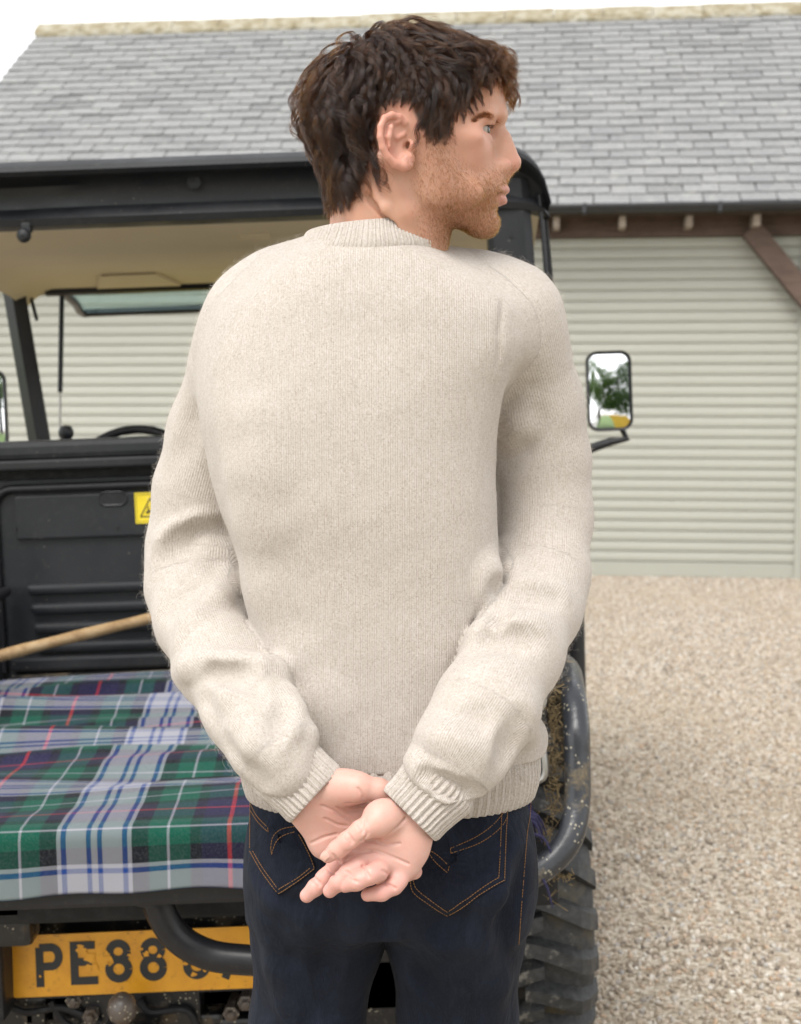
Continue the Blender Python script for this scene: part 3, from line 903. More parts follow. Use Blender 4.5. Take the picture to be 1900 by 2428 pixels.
# ---- cab roof: moulded shell with rounded ends
def build_cab():
    prof = [(3.535, 1.824), (3.50, 1.824), (3.475, 1.828), (3.468, 1.844), (3.478, 1.858), (3.50, 1.874), (3.502, 1.90), (3.492, 1.925), (3.468, 1.938), (3.435, 1.940), (3.425, 1.950), (3.428, 1.962), (3.46, 1.978), (3.6, 1.995), (4.1, 2.005), (4.6, 1.985), (4.78, 1.945), (4.82, 1.90), (4.81, 1.85), (4.72, 1.80)]
    xs = list(np.linspace(-.795, -.66, 10)) + list(np.linspace(-.62, .62, 13)) + list(np.linspace(.66, .795, 10))
    V, Fs = [], []
    n = len(prof)
    for x in xs:
        a = max(0, (abs(x) - .66) / .136)
        e = math.sqrt(max(0, 1 - min(1, a) ** 2.6))
        for k, (y, z) in enumerate(prof):
            zz = 1.795 + (z - 1.795) * (0.15 + .85 * e)
            if x < -.36 and 4 <= k <= 7:      # recessed corner moulding
                y = y + .02 * min(1, (-.36 - x) / .12)
            y2 = 4.1 + (y - 4.1) * (1 - .05 * max(0, a) ** 2)
            V.append((x, y2, zz))
    for i in range(len(xs) - 1):
        for k in range(n - 1): Fs.append((i * n + k, (i + 1) * n + k, (i + 1) * n + k + 1, i * n + k + 1))
    roof = VO(MB().add(V, Fs), 'cab_roof', M_BLK, None, True)
    c = VL(460, 432, 3.480)
    VO(MB().lathe([(.0, 0), (.0165, 0), (.0165, .012), (.0, .012)], (c[0], 3.482, c[2]), (0, 1, 0), 20), 'roof_hole_disc', M_BLKD, roof)  # black disc on the shell, shade of a hole put into its colour
    # headliner
    V, Fs = [], []
    xs = np.linspace(-.80, .80, 33)
    pr = [(3.535, 1.842), (3.56, 1.875), (3.75, 1.872), (3.95, 1.838), (4.0, 1.826), (4.02, 1.812), (4.3, 1.806), (4.5, 1.792), (4.66, 1.770), (4.68, 1.762), (4.70, 1.778)]
    for x in xs:
        a = max(0, (abs(x) - .70) / .10)
        for (y, z) in pr:
            V.append((x, y, z - .05 * a ** 2 * (1 if y > 3.9 else 0)))
    n = len(pr)
    for i in range(len(xs) - 1):
        for k in range(n - 1): Fs.append((i * n + k, (i + 1) * n + k, (i + 1) * n + k + 1, i * n + k + 1))
    hl = VO(MB().add(V, Fs), 'headliner', M_TAN, None, True)
    for (x0, x1) in ((-.55, -.28), (-.12, .12), (.28, .55)):
        mb = MB()
        z0 = 1.745
        mb.add([(x0, 4.64, 1.763), (x1, 4.64, 1.763), (x1 - .05, 4.46, 1.787), (x0 + .05, 4.46, 1.787), (x0, 4.66, 1.778), (x1, 4.66, 1.778), (x1 - .05, 4.48, 1.80), (x0 + .05, 4.48, 1.80)],
               [(0, 1, 2, 3), (4, 7, 6, 5), (0, 4, 5, 1), (1, 5, 6, 2), (2, 6, 7, 3), (3, 7, 4, 0)])
        VO(mb, 'moulded_pad', M_TAN, hl)
    for q, w in (((605, 556), .08), ((600, 622), .07)):
        c = VL(*q, 3.95)
        VO(MB().box((c[0] - w / 2, 3.93, c[2] - .008), (c[0] + w / 2, 3.97, c[2] + .012), .004), 'grab_slot', M_TAN, hl)
    # ball clip under the roof edge
    c = VL(57, 558, 3.47)
    cl = VO(MB().lathe([(0.0, -.018), (.012, -.0135), (.018, 0), (.012, .0135), (0.0, .018)], c, (0, 1, 0), 20), 'ball_clip', M_BLK, None, True)
    VO(MB().box((c[0] - .006, 3.47, c[2] + .008), (c[0] + .016, 3.50, c[2] + .03), .003), 'clip_mount', M_BLK, cl)
    # pillars
    for s in (-1, 1):
        # rear pillar: moulded post with an outer strip
        V, Fs = [], []
        zs = np.linspace(1.30, 1.90, 9)
        for z in zs:
            t = (z - 1.3) / .6
            xo = .775 - .03 * t
            xi = xo - .108
            for (x, y) in ((xi, 3.50), (xi + .012, 3.485), (xo - .02, 3.485), (xo, 3.50), (xo, 3.56), (xi, 3.56)):
                V.append((s * x, y, z))
        for i in range(len(zs) - 1):
            for k in range(6): Fs.append((i * 6 + k, i * 6 + (k + 1) % 6, (i + 1) * 6 + (k + 1) % 6, (i + 1) * 6 + k))
        Fs += [(5, 4, 3, 2, 1, 0), tuple(48 + k for k in range(6))]
        pl = VO(MB().add(V, Fs), 'rear_pillar', M_BLK)
        VO(MB().tube([(s * .792, 3.51, 1.30), (s * .786, 3.505, 1.60), (s * .772, 3.50, 1.86)], .0055, 8), 'edge_strip', M_BLK2, pl)
        VO(MB().tube([(s * .804, 3.53, 1.30), (s * .80, 3.53, 1.60), (s * .785, 3.53, 1.84)], .006, 8), 'door_seal', M_BLKD, pl)
        c = VL(1213, 558, 3.485)
        VO(MB().lathe([(0, 0), (.0055, 0), (.0055, .006), (0, .006)], (s * abs(c[0]), 3.4825, c[2]), (0, 1, 0), 14), 'bolt_hole_disc', M_BLKD, pl)  # dark dot on the pillar face, coloured as the shade in a hole
        # front pillar
        a, b = VL(18, 600, 4.62), VL(92, 1085, 4.55)
        a = np.array([s * abs(a[0]), 4.62, a[2]]); b = np.array([s * abs(b[0]), 4.55, b[2] - .25])
        b[0] = s * (abs(a[0]) + (abs(b[0]) - abs(a[0])) * 1.5)
        fp = VO(MB().tube([a, a * .5 + b * .5, b], .036, 4), 'front_pillar', M_BLK2)
    # body under the seats, dash and bonnet
    VO(MB().box((-.74, 3.66, .35), (.74, 4.60, .80), .03), 'floor_body', M_BLK)
    VO(MB().box((-.70, 4.42, .70), (.70, 4.72, 1.19), .05), 'dashboard', M_BLK)
    VO(MB().box((-.72, 4.66, .45), (.72, 5.45, 1.10), .09), 'bonnet', M_YEL)
    for s in (-1, 1):
        st = VO(MB().box((s * .10, 3.75, .80), (s * .62, 4.15, .92), .03), 'seat', M_BLK)
        VO(MB().box((s * .10, 3.68, .90), (s * .62, 3.78, 1.24), .03), 'seat_back', M_BLK, st)
    # tilted-open windscreen
    hy, hz, ly = 4.70, 1.772, 5.16
    zl = VL(215, 742, ly)[2]
    xl = VL(205, 742, ly)[0]
    def fr(path): return VO(MB().tube(smooth_path(path, 5), .014, 8), 'windscreen_frame', M_BLK2, ws, True)
    gx0, gx1 = VL(150, 690, hy)[0], -VL(150, 690, hy)[0] + .02
    ws = VO(MB().add([(gx0, hy, hz), (gx1, hy, hz), (-xl, ly, zl), (xl, ly, zl), (gx0, hy, hz + .005), (gx1, hy, hz + .005), (-xl, ly, zl + .005), (xl, ly, zl + .005)],
                     [(0, 1, 2, 3), (7, 6, 5, 4), (0, 4, 5, 1), (1, 5, 6, 2), (2, 6, 7, 3), (3, 7, 4, 0)]), 'windscreen', m_glass('teal_glass', (0.80, 0.94, 0.945)))
    fr([(gx0 - .02, hy, hz), ((gx0 + xl) / 2 - .005, (hy + ly) / 2, (hz + zl) / 2), (xl - .01, ly - .03, zl), (xl + .03, ly, zl), (xl + .2, ly, zl), (-xl - .03, ly, zl), (-xl, ly - .03, zl), (gx1 + .02, hy, hz)])
    VO(MB().tube([(gx0 - .05, hy - .02, hz - .004), (gx1 + .05, hy - .02, hz - .004)], .02, 8), 'hinge_rail', M_BLK2, ws, True)
    # gas strut
    a, m_, b = VL(147, 692, 4.75), VL(143, 930, 4.70), VL(142, 1075, 4.66)
    gs = VO(MB().tube([(a[0], 4.75, a[2]), (m_[0], 4.70, m_[2])], .0085, 10), 'gas_strut', M_BLK2, None, True)
    VO(MB().tube([(m_[0], 4.70, m_[2]), (b[0], 4.66, b[2])], .0040, 8), 'strut_rod', M_STEEL, gs, True)
    # wiper stub
    a, b = VL(70, 690, 4.66), VL(88, 760, 4.66)
    VO(MB().tube([(a[0], 4.66, a[2]), (b[0], 4.66, b[2])], .006, 6), 'wiper_arm', M_BLKD)
    # gear lever
    c = VL(157, 1026, 3.95)
    gl = VO(MB().lathe([(0, -.022), (.013, -.019), (.0205, -.008), (.0215, .004), (.015, .017), (0, .0215)], (c[0], 3.95, c[2]), (0, 0, 1), 24), 'gear_lever', M_BLK, None, True)
    VO(MB().tube([(c[0], 3.95, c[2] - .015), (c[0] + .02, 3.96, c[2] - .35)], .007, 8), 'lever_shaft', M_STEEL, gl, True)
    # steering wheel
    c = VL(302, 1018, 4.15)
    C0 = np.array([c[0], 4.19, c[2] - .165])
    ax = np.array([0, -.85, .53]); ax /= np.linalg.norm(ax)
    x = np.array([1, 0, 0]); y = np.cross(ax, x)
    rp = [C0 + (x * math.cos(t) + y * math.sin(t)) * .19 for t in np.linspace(0, 2 * math.pi, 49)]
    sw = VO(MB().tube(rp, .0135, 10, False), 'steering_wheel', M_BLK2, None, True)
    VO(MB().lathe([(0, -.03), (.06, -.03), (.065, 0), (0, .01)], C0, -ax, 24), 'hub', M_BLK, sw, True)
    for t in (.1, math.pi - .1, -math.pi / 2):
        VO(MB().tube([C0, C0 + (x * math.cos(t) + y * math.sin(t)) * .185], .011, 6), 'spoke', M_BLK2, sw)
    VO(MB().tube([C0, C0 - ax * .35], .02, 10), 'column', M_BLK, sw)
build_cab()

# ---- mirrors
def mirror(px, py, d, yaw, tilt, side, w=.138, h=.245):
    c = VL(px, py, d); c = np.array([c[0], d, c[2]])
    M = Matrix.Translation((c[0], c[1] + YO, c[2])) @ Matrix.Rotation(yaw, 4, 'Z') @ Matrix.Rotation(tilt, 4, 'X')
    root = empty('wing_mirror', parent=veh)
    root.matrix_local = M
    rad = .034
    out, inn = [], []
    for cx, cz, a0 in ((1, 1, 0), (-1, 1, 90), (-1, -1, 180), (1, -1, 270)):
        for a in range(a0, a0 + 91, 15):
            ca, sa = math.cos(math.radians(a)), math.sin(math.radians(a))
            out.append((cx * (w / 2 - rad) + rad * ca, cz * (h / 2 - rad) + rad * sa))
            inn.append((cx * (w / 2 - rad) + (rad - .008) * ca, cz * (h / 2 - rad) + (rad - .008) * sa))
    n = len(out)
    V = [(p[0], -.004, p[1]) for p in inn] + [(p[0], -.012, p[1]) for p in out] + [(p[0] * 1.02, .01, p[1] * 1.01) for p in out] + [(p[0] * .8, .05, p[1] * .85) for p in out]
    Fs = []
    for r in range(3):
        for k in range(n): Fs.append((r * n + k, r * n + (k + 1) % n, (r + 1) * n + (k + 1) % n, (r + 1) * n + k))
    Fs.append(tuple(3 * n + k for k in range(n)))
    MB().add(V, Fs).obj('housing', M_BLK2, root, True)
    # slightly convex glass
    R = 1.1
    V, Fs = [(0, -.006, 0)], []
    rings = 5
    for r in range(1, rings + 1):
        for p in inn:
            x, z = p[0] * r / rings, p[1] * r / rings
            V.append((x, -.006 + (x * x + z * z) / (2 * R), z))
    for k in range(n): Fs.append((0, 1 + k, 1 + (k + 1) % n))
    for r in range(rings - 1):
        for k in range(n): Fs.append((1 + r * n + k, 1 + (r + 1) * n + k, 1 + (r + 1) * n + (k + 1) % n, 1 + r * n + (k + 1) % n))
    gm = MB().add(V, Fs).obj('mirror_glass', M_MIRROR, root, True)
    gm.data.polygons.foreach_set('use_smooth', [True] * len(gm.data.polygons))
    arm = [(side * .0, .012, -h / 2 + .02), (side * .02, .012, -h / 2 - .026), (side * -.03, .012, -h / 2 - .034), (side * -.12, .012, -h / 2 - .06), (side * -.30, .02, -h / 2 - .12)]
    MB().tube([(a[0] + side * .03, a[1], a[2]) for a in arm], [.010, .012, .013, .016, .018], 8).obj('arm', M_BLK, root, True)
mirror(1445, 927, 4.4, -.01, -.075, 1)
mirror(-38, 972, 4.4, .06, -.05, -1)

# ---- number plate
def build_plate():
    a = VL(24, 2285, 2.53)
    cx, cz = a[0] + .262, VL(300, 2281, 2.53)[2]
    lean = .10
    M = Matrix.Translation((cx, 2.53, cz)) @ Matrix.Rotation(-.006, 4, 'Y') @ Matrix.Rotation(-lean, 4, 'X')
    XZ = Matrix(((1, 0, 0, 0), (0, 0, 1, 0), (0, 1, 0, 0), (0, 0, 0, 1)))
    w, h, r = .524, .113, .011
    o = []
    for sx, sz, a0 in ((1, 1, 0), (-1, 1, 90), (-1, -1, 180), (1, -1, 270)):
        for t in range(a0, a0 + 91, 18): o.append((sx * (w / 2 - r) + r * math.cos(math.radians(t)), sz * (h / 2 - r) + r * math.sin(math.radians(t))))
    # sagging sheet: middle slightly bowed up
    bow = lambda x: .004 * (1 - (x / .26) ** 2)
    pl = VO(MB().prism([(p[0], p[1] + bow(p[0])) for p in o], -.002, .002, M @ XZ), 'number_plate', m_plate())
    VO(MB().prism([(p[0] * 1.02, p[1] * 1.02 - .004 + bow(p[0])) for p in o], .003, .009, M @ XZ), 'plate_backing', M_BLKD, pl)
    SW = .0145
    H = .079
    def glyph(ch):
        W = .050
        k = SW / 2
        L_, R_, B_, T_ = k, W - k, k, H - k
        m = H * .52
        def arc(cx, cz, rx, rz, a0, a1, n=10): return [(cx + rx * math.cos(math.radians(t)), cz + rz * math.sin(math.radians(t))) for t in np.linspace(a0, a1, n)]
        if ch == 'P': return [[(L_, 0), (L_, T_)], [(L_, T_), (R_ - .012, T_)] + arc(R_ - .014, (T_ + .037) / 2, .014, (T_ - .037) / 2, 80, -80) + [(L_, .037)]]
        if ch == 'E': return [[(L_, 0), (L_, H)], [(L_, B_), (W, B_)], [(L_, T_), (W - .004, T_)], [(L_, .042), (W - .010, .042)]]
        if ch == '8': return [arc(W / 2, (T_ + .042) / 2, W / 2 - k - .002, (T_ - .042) / 2, 0, 360, 24), arc(W / 2, (B_ + .042) / 2, W / 2 - k, (.042 - B_) / 2, 0, 360, 24)]
        if ch == 'C': return [[(L_, .062), (L_, .026)] + arc(W / 2, .024, W / 2 - k, .024 - k, 180, 345, 14)]
        if ch == '/': return [[(.006, 0), (.030, .055)]]
        return []
    def stroke(pts, w_):
        V, Fs = [], []
        pts = [np.array(p) for p in pts]
        for i, p in enumerate(pts):
            t = pts[min(i + 1, len(pts) - 1)] - pts[max(i - 1, 0)]
            t /= np.linalg.norm(t) + 1e-9
            nn = np.array([-t[1], t[0]]) * w_ / 2
            V += [p + nn, p - nn]
        for i in range(len(pts) - 1): Fs.append((2 * i, 2 * i + 1, 2 * i + 3, 2 * i + 2))
        return V, Fs
    r = random.Random(3)
    xcur = -w / 2 + .036 + .012
    ink = []
    for ch in 'PE88 C/':
        if ch == ' ':
            xcur += .016; continue
        mb = MB()
        for q, st in enumerate(glyph(ch)):
            V, Fs = stroke(st, SW)
            yl = -.0032 - .0004 * q
            mb.add([M @ Vector((xcur + v[0], yl, -H / 2 + v[1] + bow(xcur))) for v in V], Fs)
        VO(mb, 'plate_character', M_INK, pl)
        ink.append(xcur)
        xcur += .0635 if ch != 'C' else .070
    # flaked-off print: irregular chips showing the yellow sheet
    chips = [(1, .022, .060, .013), (1, .036, .048, .012), (1, .030, .030, .010), (1, .044, .030, .008), (1, .020, .071, .006), (2, .006, .044, .011), (2, .003, .054, .007), (2, .010, .036, .006), (3, .012, .050, .007), (3, .036, .045, .005),
             (4, .020, .010, .006), (4, .005, .03, .005), (4, .040, .018, .007), (3, .004, .06, .004), (0, .008, .02, .003), (2, .045, .05, .004), (5, .02, .03, .012), (5, .008, .015, .006)]
    mb = MB()
    for gi, x, z, s in chips:
        if gi >= len(ink): continue
        n = 9
        V = [M @ Vector((ink[gi] + x, -.0046, -H / 2 + z + bow(ink[gi])))]
        for k in range(n):
            t = 2 * math.pi * k / n
            q = s * r.uniform(.5, 1.25)
            V.append(M @ Vector((ink[gi] + x + q * math.cos(t), -.0046, -H / 2 + z + q * .8 * math.sin(t) + bow(ink[gi]))))
        mb.add(V, [(0, 1 + k, 1 + (k + 1) % n) for k in range(n)])
    VO(mb, 'flaked_print', pl.data.materials[0], pl)
build_plate()

# ---- chassis, tow gear and guards
def build_under():
    ch = VO(MB().box((-.60, 2.62, .22), (.60, 2.70, .64), .01).box((-.45, 2.62, .14), (.45, 4.7, .34), .02), 'chassis', M_UNDER)
    VO(MB().box((-.66, 2.40, .50), (.66, 2.62, .555), .008), 'bed_subframe', M_BLKD, ch)
    c = VL(290, 2392, 2.44)
    tb = VO(MB().lathe([(0, -.028), (.012, -.0265), (.0225, -.017), (.0268, 0), (.0225, .016), (.013, .026), (.013, .06), (.02, .062), (.02, .07), (0, .07)], (c[0], 2.44, c[2]), (0, 0, -1), 24), 'tow_ball', M_RUST, None, True)
    VO(MB().box((c[0] - .05, 2.43, c[2] - .09), (c[0] + .05, 2.66, c[2] - .062), .006), 'tow_plate', M_UNDER, tb)
    VO(MB().box((c[0] - .11, 2.56, c[2] - .12), (c[0] + .12, 2.62, c[2] - .005), .008), 'tow_bracket', M_UNDER, tb)
    for q in ((175, 2372), (215, 2410), (548, 2404), (583, 2378)):
        c = VL(*q, 2.545)
        VO(MB().lathe([(0, -.014), (.007, -.013), (.0095, -.010), (.0095, -.004), (.0155, -.003), (.0155, .0), (.012, .07), (0, .07)], (c[0], 2.545, c[2]), (0, 1, 0), 6), 'bolt', M_RUST, ch)
    r = random.Random(11)
    for k in range(16):
        px = r.uniform(-40, 620); py = r.uniform(2370, 2500)
        c = VL(px, py, 2.58)
        s = (r.uniform(.02, .06), r.uniform(.012, .03))
        VO(MB().box((c[0] - s[0], 2.565, c[2] - s[1]), (c[0] + s[0], 2.62, c[2] + s[1]), .008), 'bracket', M_UNDER, ch)
    for pts in ([(0, 2370), (60, 2400), (150, 2390), (240, 2425)], [(330, 2372), (360, 2400), (440, 2395), (470, 2440)], [(120, 2375), (150, 2420), (190, 2445)]):
        VO(MB().tube(smooth_path([VL(*q, 2.55) for q in pts], 6), .007, 8), 'hose', M_BLKD, ch, True)
    # muddy bracket beside the plate
    c = VL(22, 2150, 2.42)
    VO(MB().box((c[0] - .07, 2.40, c[2] - .016), (c[0] + .028, 2.46, c[2] + .012), .008), 'muddy_bracket', m_mud('caked_mud', (.10, .08, .06), (.30, .24, .17), .9, 25), ch)
    c = VL(-20, 2195, 2.45)
    VO(MB().box((c[0] - .10, 2.43, c[2] - .035), (c[0] + .075, 2.50, c[2] + .02), .012), 'light_bracket', M_UNDER, ch)
    c = VL(-25, 2290, 2.48)
    VO(MB().box((c[0] - .10, 2.46, c[2] - .10), (c[0] + .028, 2.55, c[2] + .06), .012), 'lamp_mount', M_BLK, ch)
    # tow loop
    p = smooth_path([VL(368, 2105, 2.31), VL(380, 2158, 2.31), VL(412, 2212, 2.315), VL(466, 2252, 2.32), VL(545, 2273, 2.32), VL(700, 2276, 2.32), VL(800, 2240, 2.32), VL(830, 2110, 2.33)], 8)
    VO(MB().tube(p, .0255, 16), 'tow_loop', M_BLK2, None, True)
    VO(MB().lathe([(0, 0), (.034, 0), (.034, .02), (0, .02)], VL(366, 2108, 2.31), (0, 0, -1), 20), 'weld_collar', M_BLK2, None, True)
    # bent tube guard around the wheel
    p = smooth_path([VL(1300, 1556, 3.05), VL(1345, 1585, 2.72), VL(1358, 1640, 2.46), VL(1367, 1720, 2.38), VL(1369, 1800, 2.36), VL(1369, 1900, 2.34), VL(1352, 1985, 2.31), VL(1305, 2045, 2.29), VL(1235, 2085, 2.27), VL(1150, 2095, 2.27)], 8)
    VO(MB().tube(p, .0225, 18), 'wheel_guard', M_MUDL, None, True)
    pm = [np.array([-q[0], q[1], q[2]]) for q in p]
    VO(MB().tube(pm, .0225, 18), 'wheel_guard', M_MUDL, None, True)
    for s in (-1, 1):
        VO(MB().box((s * .735, 2.55, .60), (s * .715, 3.56, .80), .01), 'mudguard', M_MUD)
        VO(MB().tube([(s * .818, 3.40, .45), (s * .82, 3.41, .80), (s * .82, 3.42, 1.20)], .022, 12), 'door_bar', M_BLK2, None, True)
        VO(MB().tube([(s * .785, 3.46, .45), (s * .79, 3.46, 1.20)], .018, 10), 'door_bar', M_BLKD, None, True)
build_under()

def straw():
    r = random.Random(5)
    mb = MB()
    V, Fs = [], []
    def bit(c, L_, w_):
        d = np.array([r.gauss(0, 1), r.gauss(0, .5), r.gauss(0, 1)]); d /= np.linalg.norm(d)
        b = np.array([r.gauss(0, 1), r.gauss(0, 1), r.gauss(0, 1)]) * L_ * .25
        mb.tube([c - d * L_ / 2, c + b, c + d * L_ / 2], [w_, w_, w_ * .4], 3)
    wp = lambda px, py, d: P(px, py, d)
    for k in range(270):
        y = r.uniform(1620, 1990)
        x = 1315 + r.gauss(0, 9) + (y > 1930) * r.uniform(-50, 0)
        bit(wp(x, y, 2.42 + r.uniform(-.02, .06)), r.uniform(.008, .03), r.uniform(.0005, .0013))
    for k in range(60):
        bit(wp(r.uniform(1275, 1360), 2078 + r.gauss(0, 5) - (0), 2.29), r.uniform(.006, .02), .0008)
    bit(wp(1317, 2140, 2.28), .05, .0008); bit(wp(1322, 2110, 2.28), .03, .0008)
    o = mb.obj('straw', (lambda t: t.bsdf(t.mix(t.noise(t.coord('Object'), 40, 3), (.07, .045, .02), (.26, .19, .09)), .8))(NT('straw')))
    o['kind'] = 'stuff'
    tag(o, 'dry straw and mud caught between the bed side and the bent tube guard', 'straw')
straw()

# ================================================================= tartan blanket on the bed
def m_tartan():
    t = NT('tartan_wool')
    at = t.attr('weave').outputs['Vector']
    sp = t.n('SeparateXYZ'); t.l(at, sp.inputs[0])
    G, N_, K, W_, B_, R_ = (0.002, 0.058, 0.036), (0.010, 0.008, 0.036), (0.004, 0.005, 0.008), (0.27, 0.27, 0.30), (0.010, 0.038, 0.17), (0.33, 0.018, 0.026)
    stops = [(0, W_), (.022, B_), (.056, W_), (.205, B_), (.245, W_), (.275, K), (.40, G), (.537, W_), (.557, G), (.71, K), (.79, N_), (.984, R_)]
    def axis(v, T):
        f = t.math('FRACT', t.math('ADD', t.math('DIVIDE', v, T), 0.5))
        tri = t.math('MULTIPLY', t.math('ABSOLUTE', t.math('SUBTRACT', f, 0.5)), 2.0)
        return t.ramp(tri, stops, 'CONSTANT')
    cu, cv = axis(sp.outputs[0], .440), axis(sp.outputs[1], .440)
    tw = t.math('FRACT', t.math('DIVIDE', t.math('ADD', sp.outputs[0], sp.outputs[1]), .0042))
    tw = t.rng(t.math('ABSOLUTE', t.math('SUBTRACT', tw, 0.5)), 0.15, 0.35, 0.12, 0.88)
    c = t.mix(tw, cu, cv)
    pos = t.coord('Object')
    n = t.noise(pos, 320, 3, 0.7); n2 = t.noise(pos, 25, 4, 0.6)
    c = t.mix(t.rng(n, 0.45, 0.75, 0, 0.12), c, (0.25, 0.26, 0.28))
    h = t.math('ADD', tw, n)
    return t.bsdf(c, 0.95, t.bump(h, 0.35, 0.0012), **{'Sheen Weight': 0.05, 'Sheen Roughness': 0.6, 'Specular IOR Level': 0.15})
def build_blanket():
    rs = np.random.RandomState(4)
    zb = .704
    na, nb = 330, 300
    xa = np.linspace(-1.30 - VX, .205 - VX, na)       # vehicle frame x
    b = np.linspace(0, 1.42, nb)                      # arc length from the hanging hem
    V = np.zeros((na, nb, 3)); UV = np.zeros((na, nb, 2))
    drop, rad = .104, .022
    waves = []
    for k in range(7):
        waves.append((rs.uniform(-1.5, 1.5), rs.uniform(20, 34), rs.uniform(0, 6.28), rs.uniform(.0025, .005)))
    for k in range(7):
        waves.append((rs.uniform(-14, 14), rs.uniform(8, 30), rs.uniform(0, 6.28), rs.uniform(.0020, .0048)))
    X, Bq = np.meshgrid(xa, b, indexing='ij')
    sag = .006 * np.sin(X * 5 + 1)
    # long soft rolls across the bed, as a thrown blanket has
    q = Bq - drop
    w = np.zeros_like(X)
    for (kx, ky, ph, am) in waves:
        w += am * np.sin(kx * X + ky * Bq + ph + .8 * np.sin(3.1 * X + ph))
    rolls = np.zeros_like(X)
    for (c0, sl, am, wd, ph) in ((.36, .05, .016, .035, 0), (.58, -.06, .020, .035, 1), (.75, .04, .014, .03, 2), (.93, -.05, .024, .035, 3), (1.12, .07, .022, .035, 4), (1.24, -.03, .018, .03, 5), (.20, .02, .008, .05, 6)):
        cen = c0 + sl * (X) + .030 * np.sin(5.2 * X + ph * 1.7) + .012 * np.sin(9 * X + ph)
        amp = am * (.55 + .30 * np.sin(3.3 * X + ph * 2.1) + .35 * np.sin(8.3 * X + ph * 3.3))
        rolls += amp * np.exp(-((Bq - cen) / wd) ** 2)
    env = np.clip((q - .03) / .12, 0, 1)
    H = (w + rolls + .004) * env
    # path over the rail: straight drop, quarter circle, flat top
    arc = rad * math.pi / 2
    yv = np.where(Bq < drop - arc * .5, 0, 0.0)
    s1 = drop - arc * .5
    th = np.clip((Bq - s1) / rad, 0, math.pi / 2)
    Y0_, Ztop = 2.262, zb + .006
    Yp = Y0_ + rad * (1 - np.cos(th)) + np.clip(Bq - s1 - arc, 0, None) * .93
    Zp = np.where(Bq < s1, Ztop - rad - (s1 - Bq), Ztop - rad + rad * np.sin(th))
    hang = np.clip(1 - Bq / drop, 0, 1)
    Zp = Zp + hang * (.004 * np.sin(12 * X + 1) + .003 * np.sin(29 * X))
    Yp = Yp - hang * (.004 + .004 * np.sin(9 * X) + .003 * np.sin(23 * X + 1))
    V[..., 0] = X + .004 * np.sin(11 * Bq + 2 * X)
    V[..., 1] = Yp - .3 * H * np.cos(14 * Bq) * 0
    V[..., 2] = Zp + H
    # lifts where it meets the bulkhead end
    V[..., 2] += .012 * np.clip((Bq - 1.3) / .12, 0, 1)
    UV[..., 0] = X + VX - .026 + .501 + .003 * np.sin(8 * Bq)
    UV[..., 1] = np.where(Bq < drop, Bq + .012, (drop + .012) + (Bq - drop) * 1.27)
    idx = np.arange(na * nb).reshape(na, nb)
    Q = np.stack([idx[:-1, :-1], idx[1:, :-1], idx[1:, 1:], idx[:-1, 1:]], -1).reshape(-1, 4)
    Vv = V.reshape(-1, 3).copy()
    Mw = np.array(Matrix.Translation((VX, VY, VZ0)) @ Matrix.Rotation(-ROLL, 4, 'Y'))
    Vw = np.c_[Vv[:, 0], Vv[:, 1] + YO, Vv[:, 2], np.ones(len(Vv))] @ Mw.T
    base = np.array([VX, 2.9, .69])
    o = np_mesh('blanket', Vw[:, :3] - base, Q, m_tartan())
    o.location = base
    a = o.data.attributes.new('weave', 'FLOAT_VECTOR', 'POINT')
    a.data.foreach_set('vector', np.c_[UV.reshape(-1, 2), np.zeros(na * nb)].astype(np.float32).ravel())
    so = o.modifiers.new('thick', 'SOLIDIFY'); so.thickness = .004; so.offset = -1
    tag(o, 'green, navy and white tartan wool blanket spread over the cargo bed', 'blanket')
    # navy tassels at the side edge
    r = random.Random(2)
    for k in range(26):
        yy = 2.268 + k * .006
        p0 = np.array([.200, yy, .705 - (k < 4) * .02 * (4 - k)]) + [0, 0, .008]
        L_ = r.uniform(.035, .07)
        dx, dz = r.uniform(.3, 1.0), r.uniform(-.9, -.1)
        p1 = p0 + np.array([dx, r.uniform(-.3, .2), dz * .3]) * L_ * .5
        p2 = p1 + np.array([dx * .4, r.uniform(-.2, .1), dz - .3]) * L_ * .6
        MB().tube(smooth_path([p0 - base, p1 - base, p2 - base], 3), [.0026, .0026, .0024, .0022, .002, .0017, .001], 5).obj('tassel', M_TASSEL, o, True)
M_TASSEL = (lambda t: t.bsdf(t.mix(t.noise(t.coord('Object'), 300, 3), (.010, .010, .035), (.035, .03, .085)), .95))(NT('navy_yarn'))
build_blanket()

# ================================================================= wooden pole lying across the bed
def build_pole():
    a, b = P(-260, 1632, 2.98), P(372, 1461, 3.42)
    d = b - a
    a2 = a - d * .15; b2 = b + d * .55
    n = 26
    r = random.Random(9)
    pts, rs = [], []
    for k in range(n):
        t = k / (n - 1)
        p = a2 * (1 - t) + b2 * t + np.array([0, 0, .006 * math.sin(t * 5)])
        pts.append(p - a2); rs.append(.0135 + .0006 * math.sin(t * 40) + r.uniform(-.0003, .0003))
    t = NT('ash_wood')
    co = t.mapping(t.coord('Object'), (4, 4, 4))
    n1 = t.noise(co, 6, 6, 0.7); n2 = t.noise(t.coord('Object'), 70, 4, .7)
    c = t.ramp(n1, [(.3, (.20, .115, .05)), (.5, (.33, .215, .105)), (.7, (.42, .30, .17))])
    c = t.mix(t.rng(n2, .6, .75, 0, .7), c, (.05, .03, .015))
    m = t.bsdf(c, .5, t.bump(n2, .2, .002))
    o = MB().tube(pts, rs, 14).obj('wooden_pole', m, None, True)
    o.location = a2
    tag(o, 'worn round wooden tool handle leaning across the bed against the bulkhead', 'pole')
build_pole()

